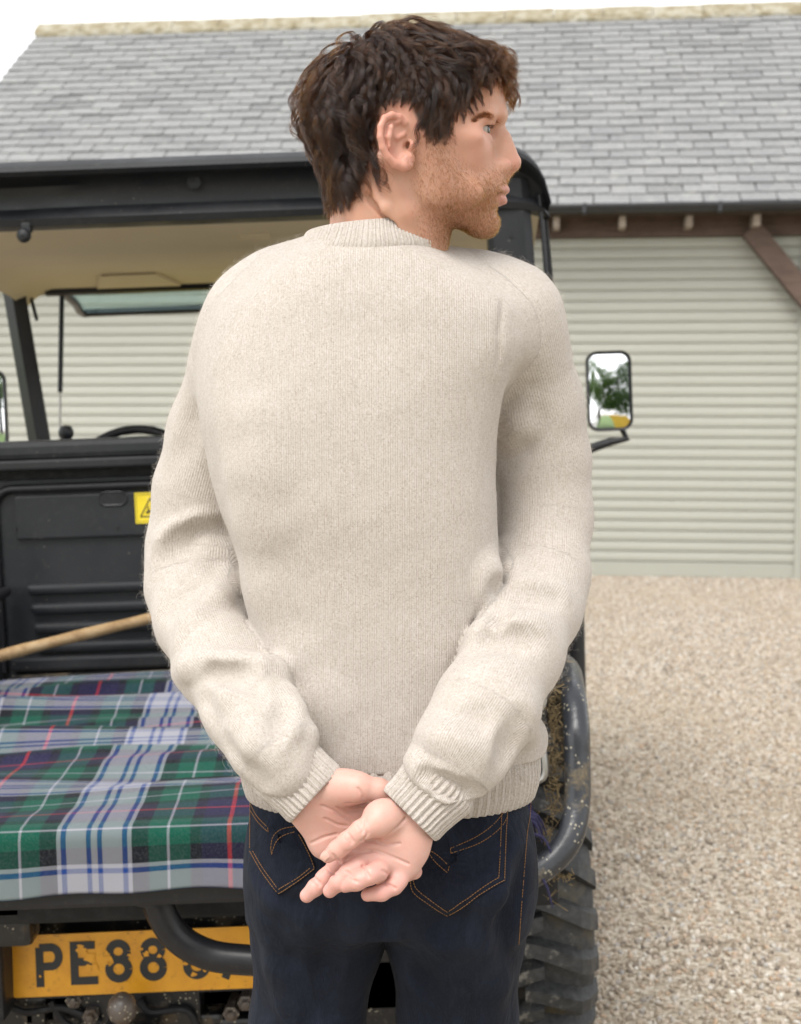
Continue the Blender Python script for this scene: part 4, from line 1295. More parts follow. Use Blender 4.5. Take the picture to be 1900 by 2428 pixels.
# ================================================================= sculpting: distance fields on a grid
def smin(a, b, k):
    if k <= 0: return np.minimum(a, b)
    h = np.maximum(k - np.abs(a - b), 0) / k
    return np.minimum(a, b) - h * h * (k * 0.25)
class Vol:
    def __init__(self, lo, hi, h):
        self.lo = np.array(lo, np.float32); self.h = float(h)
        n = np.ceil((np.array(hi) - np.array(lo)) / h).astype(int) + 1
        self.n = n
        self.ax = [(lo[i] + np.arange(n[i]) * h).astype(np.float32) for i in range(3)]
        self.F = np.full(n, 1.0 if h < .1 else 300.0, np.float32)
    def sub(self, lo, hi):
        a = np.clip(((np.array(lo) - self.lo) / self.h).astype(int), 0, self.n)
        b = np.clip(((np.array(hi) - self.lo) / self.h).astype(int) + 2, 0, self.n)
        return tuple(slice(a[i], b[i]) for i in range(3))
    def xyz(self, s=(slice(None),) * 3):
        return self.ax[0][s[0]][:, None, None], self.ax[1][s[1]][None, :, None], self.ax[2][s[2]][None, None, :]
    def put(self, fn, lo, hi, k, cut=False):
        s = self.sub(np.array(lo) - k, np.array(hi) + k)
        if any(q.stop <= q.start for q in s): return
        d = fn(*self.xyz(s))
        if cut: self.F[s] = -smin(-self.F[s], d, k)
        else: self.F[s] = smin(self.F[s], d, k)
    def cone(self, a, b, ra, rb, k, cut=False):
        a = np.asarray(a, np.float32); b = np.asarray(b, np.float32)
        ba = b - a; L2 = float(ba @ ba) + 1e-12
        def fn(X, Y, Z):
            t = np.clip(((X - a[0]) * ba[0] + (Y - a[1]) * ba[1] + (Z - a[2]) * ba[2]) / L2, 0, 1)
            return np.sqrt((X - a[0] - t * ba[0]) ** 2 + (Y - a[1] - t * ba[1]) ** 2 + (Z - a[2] - t * ba[2]) ** 2) - (ra + (rb - ra) * t)
        m = max(ra, rb) + k
        self.put(fn, np.minimum(a, b) - m, np.maximum(a, b) + m, k, cut)
    def chain(self, pts, rs, k, cut=False):
        if not isinstance(rs, (list, tuple, np.ndarray)): rs = [rs] * len(pts)
        for i in range(len(pts) - 1):
            self.cone(pts[i], pts[i + 1], rs[i], rs[i + 1], k, cut)
    def ell(self, c, r, k, cut=False, R=None, full=False):
        c = np.asarray(c, np.float32); r = np.asarray(r, np.float32)
        R = np.eye(3, dtype=np.float32) if R is None else np.asarray(R, np.float32)
        def fn(X, Y, Z):
            x, y, z = X - c[0], Y - c[1], Z - c[2]
            a = [(x * R[0, i] + y * R[1, i] + z * R[2, i]) for i in range(3)]
            k0 = np.sqrt(sum((a[i] / r[i]) ** 2 for i in range(3)))
            k1 = np.sqrt(sum((a[i] / r[i] ** 2) ** 2 for i in range(3))) + 1e-9
            return k0 * (k0 - 1) / k1
        m = float(max(r)) + k if not full else 1e3
        self.put(fn, c - m, c + m, k, cut)
    def sample(self, p):
        p = np.asarray(p, np.float64).reshape(-1, 3)
        q = np.clip((p - self.lo) / self.h, 0, self.n - 1.001)
        i = q.astype(int); f = (q - i)
        F = self.F
        out = 0
        for dx in (0, 1):
            for dy in (0, 1):
                for dz in (0, 1):
                    w = (f[:, 0] if dx else 1 - f[:, 0]) * (f[:, 1] if dy else 1 - f[:, 1]) * (f[:, 2] if dz else 1 - f[:, 2])
                    out = out + w * F[i[:, 0] + dx, i[:, 1] + dy, i[:, 2] + dz]
        return out
    def grad(self, p):
        e = self.h
        g = np.stack([self.sample(p + np.eye(3)[i] * e) - self.sample(p - np.eye(3)[i] * e) for i in range(3)], -1)
        return g / (np.linalg.norm(g, axis=1, keepdims=True) + 1e-9)
    def hit(self, px, py, d0=1.15, d1=1.95):
        """first surface point seen through a photo pixel, and its normal"""
        ds = np.arange(d0, d1, self.h * .5)
        v = ray(px, py)
        pts = np.array([0, 0, CAMH]) + v[None] * (ds / v[1])[:, None]
        f = self.sample(pts)
        k = np.where(f < 0)[0]
        if len(k) == 0: k = [int(np.argmin(f))]
        p = pts[k[0]]
        return p, self.grad(p[None])[0]
    def blur(self, n=1):
        for _ in range(n):
            for a in range(3):
                F = self.F
                self.F = F * .5 + .25 * (np.roll(F, 1, a) + np.roll(F, -1, a))
    def mesh(self, relax=1):
        F = self.F; n = self.n
        S = F < 0
        cnt = np.zeros(n - 1, np.uint8)
        for dx in (0, 1):
            for dy in (0, 1):
                for dz in (0, 1):
                    cnt += S[dx:n[0] - 1 + dx, dy:n[1] - 1 + dy, dz:n[2] - 1 + dz]
        act = (cnt > 0) & (cnt < 8)
        ids = np.argwhere(act)
        idx = np.full(n - 1, -1, np.int32)
        idx[act] = np.arange(len(ids))
        acc = np.zeros((len(ids), 3)); num = np.zeros(len(ids))
        cor = [(x, y, z) for x in (0, 1) for y in (0, 1) for z in (0, 1)]
        for a in cor:
            for ax in range(3):
                if a[ax] == 1: continue
                b = list(a); b[ax] = 1
                fa = F[ids[:, 0] + a[0], ids[:, 1] + a[1], ids[:, 2] + a[2]]
                fb = F[ids[:, 0] + b[0], ids[:, 1] + b[1], ids[:, 2] + b[2]]
                m = (fa < 0) != (fb < 0)
                t = np.where(m, fa / np.where(m, fa - fb, 1), 0)
                pt = np.array(a, float)[None] + np.zeros((len(ids), 3))
                pt[:, ax] += t
                acc += pt * m[:, None]; num += m
        V = self.lo + (ids + acc / num[:, None]) * self.h
        Q = []
        for ax in range(3):
            o1, o2 = (ax + 1) % 3, (ax + 2) % 3
            sl0 = [slice(None)] * 3; sl1 = [slice(None)] * 3
            sl0[ax] = slice(0, -1); sl1[ax] = slice(1, None)
            d = S[tuple(sl0)] != S[tuple(sl1)]
            e = np.argwhere(d)
            e = e[(e[:, o1] > 0) & (e[:, o2] > 0) & (e[:, o1] < n[o1] - 1) & (e[:, o2] < n[o2] - 1)]
            u1 = np.zeros(3, int); u1[o1] = 1
            u2 = np.zeros(3, int); u2[o2] = 1
            c = [e - u1 - u2, e - u2, e, e - u1]
            q = np.stack([idx[x[:, 0], x[:, 1], x[:, 2]] for x in c], -1)
            flip = ~S[e[:, 0], e[:, 1], e[:, 2]]
            q[flip] = q[flip][:, ::-1]
            Q.append(q)
        Q = np.concatenate(Q)
        Q = Q[(Q >= 0).all(1)]
        for _ in range(relax):      # even out the net, then pull it back onto the surface
            sm = np.zeros_like(V); w = np.zeros(len(V))
            for i in range(4):
                np.add.at(sm, Q[:, i], V[Q[:, (i + 1) % 4]]); np.add.at(w, Q[:, i], 1)
                np.add.at(sm, Q[:, i], V[Q[:, (i + 3) % 4]]); np.add.at(w, Q[:, i], 1)
            V = V * .4 + .6 * sm / np.maximum(w, 1)[:, None]
            f = self.sample(V); g = self.grad(V)
            V = V - g * np.clip(f, -self.h, self.h)[:, None]
        return V, Q
def set_attr(o, name, arr, kind='FLOAT'):
    a = o.data.attributes.new(name, kind, 'POINT')
    key = {'FLOAT': 'value', 'FLOAT_VECTOR': 'vector', 'FLOAT_COLOR': 'color'}[kind]
    a.data.foreach_set(key, np.asarray(arr, np.float32).ravel())
def vnormals(o):
    n = np.zeros(len(o.data.vertices) * 3, np.float32)
    o.data.vertices.foreach_get('normal', n)
    return n.reshape(-1, 3)
def hair_obj(name, curves, radii, mat, parent, attrs=None):
    """curves: (n, m, 3) strands, radii: (n, m)"""
    n, m, _ = curves.shape
    cd = bpy.data.hair_curves.new(name)
    cd.add_curves([m] * n)
    cd.attributes['position'].data.foreach_set('vector', curves.astype(np.float32).ravel())
    ra = cd.attributes.get('radius') or cd.attributes.new('radius', 'FLOAT', 'POINT')
    ra.data.foreach_set('value', radii.astype(np.float32).ravel())
    for k, v in (attrs or {}).items():
        a = cd.attributes.new(k, 'FLOAT', 'POINT'); a.data.foreach_set('value', v.astype(np.float32).ravel())
    cd.materials.append(mat)
    return link(bpy.data.objects.new(name, cd), parent)

# ================================================================= the man
PB = np.array([-.02, 1.60, 0.0])
person = empty('person', PB)
tag(person, 'man seen from behind in cream knit sweater and dark jeans, hands clasped behind back', 'person')
def own(o, parent=None):
    """part given in world coordinates, parented to the person (or to one of his parts)"""
    if parent is None:
        o.parent = person
        o.matrix_parent_inverse = Matrix.Translation(-Vector(PB))
    else:
        o.parent = parent
    return o
def mpp(d): return d / FPX

# ---------------------------------------------------------------- wool
def m_wool(rib=False):
    t = NT('cream_rib_knit' if rib else 'cream_wool_knit')
    at = t.attr('knit').outputs['Vector']
    sp = t.n('SeparateXYZ'); t.l(at, sp.inputs[0])
    U, Vv = sp.outputs[0], sp.outputs[1]
    pos = t.coord('Object')
    pw = .0026
    fu = t.math('FRACT', t.math('DIVIDE', U, pw))
    tri = t.math('ABSOLUTE', t.math('SUBTRACT', fu, 0.5))                  # 0 wale centre .. .5 gap between wales
    wale = t.rng(tri, 0.0, 0.5, 0.0, 1.0)
    st = t.math('FRACT', t.math('ADD', t.math('DIVIDE', Vv, .0021), t.math('MULTIPLY', tri, 1.5)))
    stitch = t.math('ABSOLUTE', t.math('SUBTRACT', st, 0.5))
    n = t.noise(pos, 420, 3, 0.75)
    n2 = t.noise(pos, 130, 4, 0.7)
    n3 = t.noise(pos, 18, 4, 0.6)
    gap = t.math('POWER', wale, 2.5)
    # heathered yarn: cream with beige and grey fibres
    c = t.ramp(n, [(0.30, (0.345, 0.288, 0.242)), (0.46, (0.462, 0.409, 0.363)), (0.60, (0.520, 0.472, 0.432)), (0.8, (0.63, 0.595, 0.565))])
    c = t.mix(t.rng(n2, 0.48, 0.72, 0, 0.45), c, (0.375, 0.322, 0.270))
    c = t.mix(t.rng(n3, 0.4, 0.7, 0, 0.25), c, (0.50, 0.46, 0.415))
    h = t.math('SUBTRACT', t.math('ADD', t.math('MULTIPLY', stitch, 0.5), t.math('MULTIPLY', n, 0.9)), t.math('MULTIPLY', gap, 0.8))
    nm = t.bump(h, 0.6, 0.0012)
    return t.bsdf(c, 0.95, nm, **{'Sheen Weight': 0.22, 'Sheen Roughness': 0.5, 'Sheen Tint': (1, .97, .93, 1)})
M_WOOL, M_RIB = m_wool(), m_wool(True)

TORSO = np.array([  # photo row, centre column, half width (px at 1.6 m), centre distance, half depth
    (560, 872, 140, 1.605, .070), (590, 872, 170, 1.605, .080), (622, 874, 218, 1.607, .091), (660, 880, 280, 1.610, .101), (715, 886, 346, 1.613, .112), (800, 875, 385, 1.615, .121), (950, 836, 364, 1.61, .128),
    (1100, 836, 341, 1.605, .125), (1200, 850, 328, 1.602, .121), (1300, 871, 313, 1.60, .113), (1500, 893, 306, 1.60, .106), (1650, 912, 330, 1.60, .105),
    (1780, 925, 357, 1.60, .112), (1850, 926, 352, 1.60, .116), (1905, 926, 340, 1.60, .116)])
def hermite(x, xp, fp):
    """smooth interpolation through the given stations"""
    xp = np.asarray(xp, float); fp = np.asarray(fp, float)
    m = np.gradient(fp, xp)
    x = np.clip(x, xp[0], xp[-1])
    i = np.clip(np.searchsorted(xp, x) - 1, 0, len(xp) - 2)
    h = xp[i + 1] - xp[i]; t = (x - xp[i]) / h
    return (2 * t ** 3 - 3 * t ** 2 + 1) * fp[i] + (t ** 3 - 2 * t ** 2 + t) * h * m[i] + (-2 * t ** 3 + 3 * t ** 2) * fp[i + 1] + (t ** 3 - t ** 2) * h * m[i + 1]
T_Z = np.array([P(950, r[0], 1.6)[2] for r in TORSO])[::-1]
def tz(col, z): return hermite(z, T_Z, TORSO[::-1, col])
def torso_params(z):
    return (tz(1, z) - IW / 2) * 1.6 / FPX, tz(2, z) * 1.6 / FPX, tz(3, z), tz(4, z)
HEM_Z = .962
ARM_L = [(690, 708, 1.625, .052), (628, 772, 1.640, .062), (572, 885, 1.665, .0615), (518, 1035, 1.695, .058), (482, 1168, 1.705, .057), (464, 1300, 1.700, .0555), (458, 1390, 1.680, .0530),
         (478, 1470, 1.630, .0505), (522, 1570, 1.555, .0480), (588, 1682, 1.485, .0440), (640, 1762, 1.450, .0405), (682, 1822, 1.436, .0355)]
ARM_R = [(1110, 716, 1.630, .050), (1192, 764, 1.640, .0625), (1230, 860, 1.660, .0615), (1258, 968, 1.680, .0595), (1279, 1090, 1.690, .0575), (1289, 1224, 1.685, .0555), (1280, 1368, 1.645, .0550),
         (1262, 1440, 1.605, .0540), (1218, 1545, 1.535, .0520), (1150, 1680, 1.462, .0505), (1095, 1775, 1.430, .0465), (1052, 1842, 1.420, .0385)]
PL = [P(*a[:3]) for a in ARM_L]; RL = [a[3] for a in ARM_L]
PR = [P(*a[:3]) for a in ARM_R]; RR = [a[3] for a in ARM_R]

def build_sweater():
    lo, hi = (-.31, 1.36, .93), (.26, 1.78, 1.60)
    v = Vol(lo, hi, .0027)
    X, Y, Z = v.xyz()
    cx, hw, cy, hd = [q.astype(np.float32)[None, None, :] for q in torso_params(v.ax[2])]
    p = 2.35
    F = (np.abs((X - cx) / hw) ** p + np.abs((Y - cy) / hd) ** p) ** (1 / p) - 1
    F = F * np.minimum(hw, hd)
    gx, gy, gz = np.gradient(F, v.h)
    F = F / np.maximum(np.sqrt(gx * gx + gy * gy + gz * gz), .35)
    del gx, gy, gz
    top = float(P(950, 572, 1.6)[2])
    F = np.maximum(F, Z - top)
    v.F = F.astype(np.float32)
    # shoulders and sleeves
    v.chain([P(790, 668, 1.62), PL[0]], [.040, RL[0]], .035)
    v.chain([P(980, 688, 1.62), PR[0]], [.038, RR[0]], .035)
    for Pp, Rr in ((PL, RL), (PR, RR)):
        v.chain(Pp[:3], Rr[:3], .035)
        arm = Vol(lo, hi, .0027)
        arm.chain(Pp[2:], Rr[2:], .02)
        low = Vol(lo, hi, .0027)
        low.chain(Pp[3:], Rr[3:], .02)
        v.F = -smin(-v.F, low.F - .0015, .009)       # the cloth parts along the arm
        v.F = smin(v.F, arm.F, .003)
        del arm, low
    F0 = v.F
    # folds traced on the cloth
    def ridge(pts, r, h, k=.012):
        q = []
        for i, (px, py) in enumerate(pts):
            s, n = v.hit(px, py); q.append((s, n))
        e = len(q) - 1
        P_ = [s + n * ((h if 0 < i < e else h * .25) - r) for i, (s, n) in enumerate(q)]
        rs_ = [r if 0 < i < e else r * .92 for i in range(len(q))]
        todo.append((P_, rs_, k, False))
    def crease(pts, r, h, k=.012):
        q = [v.hit(px, py) for (px, py) in pts]
        e = len(q) - 1
        P_ = [s + n * (r - (h if 0 < i < e else h * .2)) for i, (s, n) in enumerate(q)]
        run = [0]
        for i in range(1, len(q) + 1):      # never bridge from one limb to another
            if i == len(q) or abs(q[i][0][1] - q[i - 1][0][1]) > .022:
                if len(run) > 1: todo.append(([P_[j] for j in run], [r] * len(run), k, True))
                run = [i]
            else: run.append(i)
    todo = []
    # left sleeve
    ridge([(374, 1318), (396, 1287), (430, 1262), (470, 1247), (520, 1228)], .016, .0065, .014)
    crease([(398, 1322), (432, 1294), (474, 1276), (524, 1262)], .016, .006, .014)
    ridge([(505, 1300), (545, 1318), (563, 1345), (550, 1382), (510, 1420), (455, 1470), (425, 1515)], .015, .0095, .014)
    crease([(590, 1430), (548, 1428), (512, 1462), (470, 1510)], .018, .006, .016)
    crease([(500, 1365), (450, 1400), (400, 1440)], .02, .004, .02)
    ridge([(415, 1604), (448, 1580), (500, 1568), (560, 1572), (615, 1578), (655, 1592), (676, 1622)], .014, .0105, .012)
    crease([(430, 1640), (455, 1612), (510, 1600), (565, 1606), (590, 1622)], .012, .0095, .010)
    crease([(474, 1620), (487, 1660), (508, 1700)], .012, .0065, .012)
    crease([(585, 1600), (600, 1625), (616, 1650)], .009, .004, .010)
    ridge([(668, 1632), (690, 1652), (705, 1682), (690, 1735), (652, 1795)], .012, .0065, .012)
    crease([(690, 1640), (672, 1690), (640, 1745)], .012, .004, .012)
    ridge([(712, 1700), (735, 1740), (722, 1775)], .011, .006, .012)
    crease([(545, 1762), (590, 1800), (625, 1850)], .012, .0045, .012)
    ridge([(560, 1720), (600, 1768), (650, 1800)], .013, .004, .014)
    crease([(470, 960), (455, 1010), (440, 1060)], .02, .003, .02)
    # right sleeve
    ridge([(1172, 1332), (1160, 1362), (1158, 1392), (1172, 1420)], .020, .010, .016)
    crease([(1196, 1330), (1194, 1352), (1204, 1375), (1225, 1392)], .010, .008, .010)
    ridge([(1186, 1300), (1208, 1345), (1232, 1385), (1275, 1405), (1330, 1400)], .014, .0045, .014)
    crease([(1200, 1424), (1250, 1424), (1310, 1418)], .014, .0065, .014)
    ridge([(1116, 1520), (1140, 1498), (1175, 1485), (1220, 1484), (1270, 1474)], .015, .0065, .014)
    crease([(1128, 1545), (1168, 1526), (1215, 1524), (1262, 1522)], .013, .0060, .013)
    crease([(1190, 1440), (1192, 1462), (1180, 1478)], .009, .0045, .010)
    crease([(1020, 1700), (1066, 1716), (1118, 1712), (1150, 1708)], .015, .0040, .016)
    ridge([(1005, 1730), (1040, 1745), (1090, 1750)], .016, .0035, .016)
    ridge([(972, 1788), (985, 1806), (1000, 1830), (1030, 1848), (1066, 1872), (1100, 1898), (1118, 1915)], .011, .0090, .011)
    crease([(1020, 1838), (1052, 1860), (1092, 1876), (1130, 1884)], .010, .0075, .009)
    crease([(1235, 900), (1215, 950), (1200, 1000)], .022, .004, .02)
    crease([(1260, 1000), (1232, 1045), (1206, 1075)], .018, .0038, .02)
    ridge([(1250, 955), (1228, 1010), (1200, 1042)], .016, .003, .018)
    # back: loose vertical drape on either side
    ridge([(598, 1010), (602, 1120), (608, 1250), (622, 1400), (650, 1560)], .030, .0024, .03)
    ridge([(700, 1560), (745, 1680), (800, 1790)], .03, .003, .03)
    ridge([(1250, 1690), (1272, 1740), (1268, 1810)], .022, .007, .02)
    crease([(1222, 1720), (1205, 1770), (1180, 1830)], .016, .005, .016)
    # shoulder seam on the right
    crease([(1262, 655), (1210, 690), (1192, 720), (1184, 790), (1178, 870)], .004, .0012, .005)
    for (P_, rs_, k, cut) in todo:
        v.chain(P_, rs_, k, cut)
    # gentle unevenness of soft cloth
    X, Y, Z = v.xyz()
    v.F = v.F + (.0004 * np.sin(47 * X + 31 * Z + 1.3) * np.sin(39 * Z - 22 * X + 8 * Y) + .00025 * np.sin(88 * X - 61 * Z) * np.sin(70 * Z + 50 * Y + 2)).astype(np.float32)
    v.F = np.maximum(v.F, (HEM_Z + .048) - Z)
    V, Q = v.mesh(2)
    o = own(np_mesh('sweater', V, Q, M_WOOL))
    # knit direction: along the sleeve or down the body
    def along(Pp, Rr):
        best = np.full(len(V), 9.0); uu = np.zeros(len(V)); vv = np.zeros(len(V)); s = 0
        for i in range(len(Pp) - 1):
            a, b = Pp[i], Pp[i + 1]; ba = b - a; L = np.linalg.norm(ba)
            t = np.clip((V - a) @ ba / L ** 2, 0, 1)
            q = V - a - t[:, None] * ba
            dd = np.linalg.norm(q, axis=1) - (Rr[i] + (Rr[i + 1] - Rr[i]) * t)
            tg = ba / L
            e1 = np.cross(tg, [1.0, 0, 0]) if abs(tg[0]) < .5 else np.cross(tg, [1.0, 0, 0])
            e1 = np.array([1.0, 0, 0]) - tg * tg[0]; e1 /= np.linalg.norm(e1); e2 = np.cross(tg, e1)
            ang = np.arctan2(q @ e1, q @ e2 * (-1 if e2[1] > 0 else 1))
            m = dd < best
            best = np.where(m, dd, best); uu = np.where(m, ang * .052, uu); vv = np.where(m, s + t * L, vv)
            s += L
        return best, uu, vv
    bl, ul, vl = along(PL[1:], RL[1:]); br, ur, vr = along(PR[1:], RR[1:])
    cxv, hwv, cyv, hdv = torso_params(V[:, 2])
    ft = ((np.abs((V[:, 0] - cxv) / hwv) ** p + np.abs((V[:, 1] - cyv) / hdv) ** p) ** (1 / p) - 1) * hdv
    ut = V[:, 0] * 1.05 + np.sign(V[:, 0] - cxv) * np.clip(V[:, 1] - (cyv - .08), 0, 1) * .9
    vt = V[:, 2]
    arm = np.minimum(bl, br) < ft + .006 * np.clip((V[:, 2] - 1.38) / .05, 0, 1)
    left = bl < br
    u = np.where(arm, np.where(left, ul, ur), ut); w = np.where(arm, np.where(left, vl, vr), vt)
    set_attr(o, 'knit', np.c_[u, w, 0 * u], 'FLOAT_VECTOR')
    # wool fuzz standing off the cloth
    rs = np.random.RandomState(8)
    nrm = vnormals(o)
    n = 52000
    vid = rs.randint(0, len(V), n)
    # more on the visible back and silhouettes
    P0 = V[vid] + rs.normal(0, .0012, (n, 3))
    N0 = nrm[vid]
    Tn = rs.normal(0, 1, (n, 3)); Tn -= (Tn * N0).sum(1, keepdims=True) * N0; Tn /= np.linalg.norm(Tn, axis=1, keepdims=True)
    L = rs.gamma(2.2, .0011, n)[:, None] + .0012
    up = rs.uniform(.25, 1.0, n)[:, None]
    C = np.zeros((n, 4, 3))
    T2 = np.cross(N0, Tn)
    for k, t in enumerate((0, .33, .66, 1.0)):
        C[:, k] = P0 + N0 * (L * up * math.sin(t * 1.6)) - N0 * .0006 + Tn * L * t * t * 1.1 + T2 * L * .4 * math.sin(t * 4)
    t = NT('wool_fibre')
    m = t.bsdf((.58, .53, .47), .9)
    hr = hair_obj('wool_fuzz', C, np.full((n, 4), .000045) * np.array([1, 1, .8, .5]), m, None)
    hr.parent = o
    hr['kind'] = 'stuff'
    return o, v
sweater, SWV = build_sweater()

def rib_loft(name, rings, nr, depth, parent, per_rib=6, thick=.0035, uvs=1.0, top_in=True):
    """ribbed tube: rings of (centre, axis a, axis b, exponent) with ribs running along it"""
    nseg = nr * per_rib
    th = np.arange(nseg) * 2 * math.pi / nseg
    w = np.cos(th * nr)
    prof = np.sign(w) * np.abs(w) ** .6
    V = []
    for j, (c, a, b, ex, amp) in enumerate(rings):
        c, a, b = map(np.asarray, (c, a, b))
        ct, st = np.cos(th), np.sin(th)
        ex_ = 2 / ex
        cs, sn = np.sign(ct) * np.abs(ct) ** ex_, np.sign(st) * np.abs(st) ** ex_
        p = c + cs[:, None] * a + sn[:, None] * b
        rad = p - c
        nn = rad / np.linalg.norm(rad, axis=1, keepdims=True)
        V.append(p + nn * (prof * depth * amp)[:, None])
    V = np.array(V)
    nr_ = len(rings)
    idx = np.arange(nr_ * nseg).reshape(nr_, nseg)
    Q = np.stack([idx[:-1], np.roll(idx, -1, 1)[:-1], np.roll(idx, -1, 1)[1:], idx[1:]], -1).reshape(-1, 4)
    o = np_mesh(name, V.reshape(-1, 3), Q, M_RIB)
    per = np.linalg.norm(np.diff(V[nr_ // 2], axis=0), axis=1).sum()
    u = np.tile(th / (2 * math.pi) * per, (nr_, 1))
    s = np.concatenate([[0], np.cumsum(np.linalg.norm(np.diff(V, axis=0), axis=2).mean(1))])
    set_attr(o, 'knit', np.stack([u, np.tile(s[:, None], (1, nseg)), 0 * u], -1).reshape(-1, 3), 'FLOAT_VECTOR')
    own(o, None)
    o.parent = parent
    return o

def rim(rings, thick):
    """turn a free edge inwards so the knit shows its thickness"""
    c, a, b, ex, amp = rings[-1]
    ax = np.asarray(rings[-1][0]) - np.asarray(rings[-2][0]); ax = ax / (np.linalg.norm(ax) + 1e-9)
    la = np.linalg.norm(a)
    out = list(rings)
    for (ins, fwd, am) in ((.0012, .0012, .8), (.0028, .0010, .5), (.0045, -.003, .3), (.006, -.02, .2)):
        f = 1 - ins / la
        out.append((np.asarray(c) + ax * fwd, np.asarray(a) * f, np.asarray(b) * f, ex, amp * am))
    return out

def build_ribs():
    # hem
    rings = []
    for z, g, amp in ((HEM_Z + .066, -.008, .0), (HEM_Z + .056, -.003, .4), (HEM_Z + .048, .0, 1), (HEM_Z + .030, .001, 1), (HEM_Z + .012, .0005, 1), (HEM_Z, -.001, 1)):
        cx, hw, cy, hd = [float(q) for q in torso_params(z)]
        rings.append(((cx, cy, z), (hw + g, 0, 0), (0, hd + g, 0), 2.35, amp))
    rib_loft('hem_ribbing', rim(rings, .004), 92, .0019, sweater)
    # cuffs
    def cuff(p0, p1, w0, w1, wide_dir, flat, name='cuff'):
        p0, p1 = np.array(p0), np.array(p1)
        ax = (p1 - p0) / np.linalg.norm(p1 - p0)
        wd = np.array(wide_dir, float); wd -= ax * (wd @ ax); wd /= np.linalg.norm(wd)
        td = np.cross(ax, wd)
        rings = []
        for t, g, amp in ((-.28, -.010, 0), (-.12, -.003, .3), (0.0, .0005, .8), (.12, .0012, 1), (.4, .0, 1), (.7, -.0005, 1), (.92, .0004, 1), (1.0, -.0006, 1)):
            w = w0 + (w1 - w0) * t + g
            rings.append((p0 + (p1 - p0) * t, wd * w, td * w * flat, 2.1, amp))
        rib_loft(name, rim(rings, .004), 36, .0015, sweater)
    a, b = P(692, 1949, 1.432), P(803, 1821, 1.432)
    cuff(P(667, 1808, 1.440), (a + b) / 2, .0385, np.linalg.norm(b - a) / 2, b - a, .74)
    a, b = P(912, 1874, 1.408), P(1032, 1991, 1.408)
    cuff(P(1048, 1852, 1.418), (a + b) / 2, .0400, np.linalg.norm(b - a) / 2, b - a, .78)
    # collar
    c0 = P(872, 588, 1.600)
    rings = []
    for dz, w, d, am, ty in ((-.024, .086, .0765, 0, .004), (-.013, .087, .0790, .3, .001), (-.004, .0855, .0790, .9, 0), (.005, .0785, .0750, 1, .001), (.013, .0735, .0715, 1, .002), (.0205, .0700, .0690, 1, .003)):
        rings.append((c0 + np.array([0.0 + .05 * dz, ty, dz]), np.array([w, 0, w * .085]), np.array([0, d, -d * .03]), 2.15, am))
    rib_loft('collar', rim(rings, .004), 124, .0006, sweater, 5)
build_ribs()

# ---------------------------------------------------------------- jeans
def m_denim():
    t = NT('indigo_denim')
    pos = t.coord('Object')
    n = t.noise(pos, 14, 5, 0.65); n2 = t.noise(t.mapping(pos, (900, 900, 120)), 1, 3, 0.7); n3 = t.noise(pos, 5, 3, 0.5)
    sp = t.n('SeparateXYZ'); t.l(pos, sp.inputs[0])
    tw = t.math('ABSOLUTE', t.math('SUBTRACT', t.math('FRACT', t.math('MULTIPLY', t.math('ADD', sp.outputs[0], t.math('MULTIPLY', sp.outputs[2], 1.3)), 620)), .5))
    c = t.mix(t.rng(n, 0.35, 0.7, 0, 1), (0.0040, 0.0057, 0.0118), (0.0082, 0.0112, 0.0215))
    c = t.mix(t.rng(n2, 0.5, 0.75, 0, 0.40), c, (0.026, 0.032, 0.048))
    c = t.mix(t.rng(n3, 0.5, 0.75, 0, 0.35), c, (0.016, 0.022, 0.038))
    wr = t.noise(t.mapping(pos, (1, 1, .45)), 28, 3, 0.55, 0.8)
    nb = t.bump(wr, 0.55, 0.012)
    c = t.mix(t.rng(wr, 0.50, 0.68, 0, 0.35), c, (0.018, 0.024, 0.040))
    return t.bsdf(c, 0.85, t.bump(t.math('ADD', tw, n2), 0.5, 0.001, nb), **{'Sheen Weight': 0.02, 'Sheen Roughness': 0.5, 'Specular IOR Level': 0.18})
M_DENIM = m_denim()
M_THREAD = (lambda t: t.bsdf((0.21, 0.10, 0.030), .8))(NT('orange_thread'))
LEGL = [P(770, 2120, 1.585), P(756, 2200, 1.59), P(728, 2428, 1.60), np.array([-.118, 1.595, .48]), np.array([-.13, 1.63, .13])]
LEGR = [P(1080, 2120, 1.580), P(1080, 2200, 1.585), P(1085, 2428, 1.60), np.array([.075, 1.59, .48]), np.array([.085, 1.63, .13])]
RLEG = [.084, .0745, .0635, .058, .050]; RLEGR = [.086, .077, .067, .059, .050]
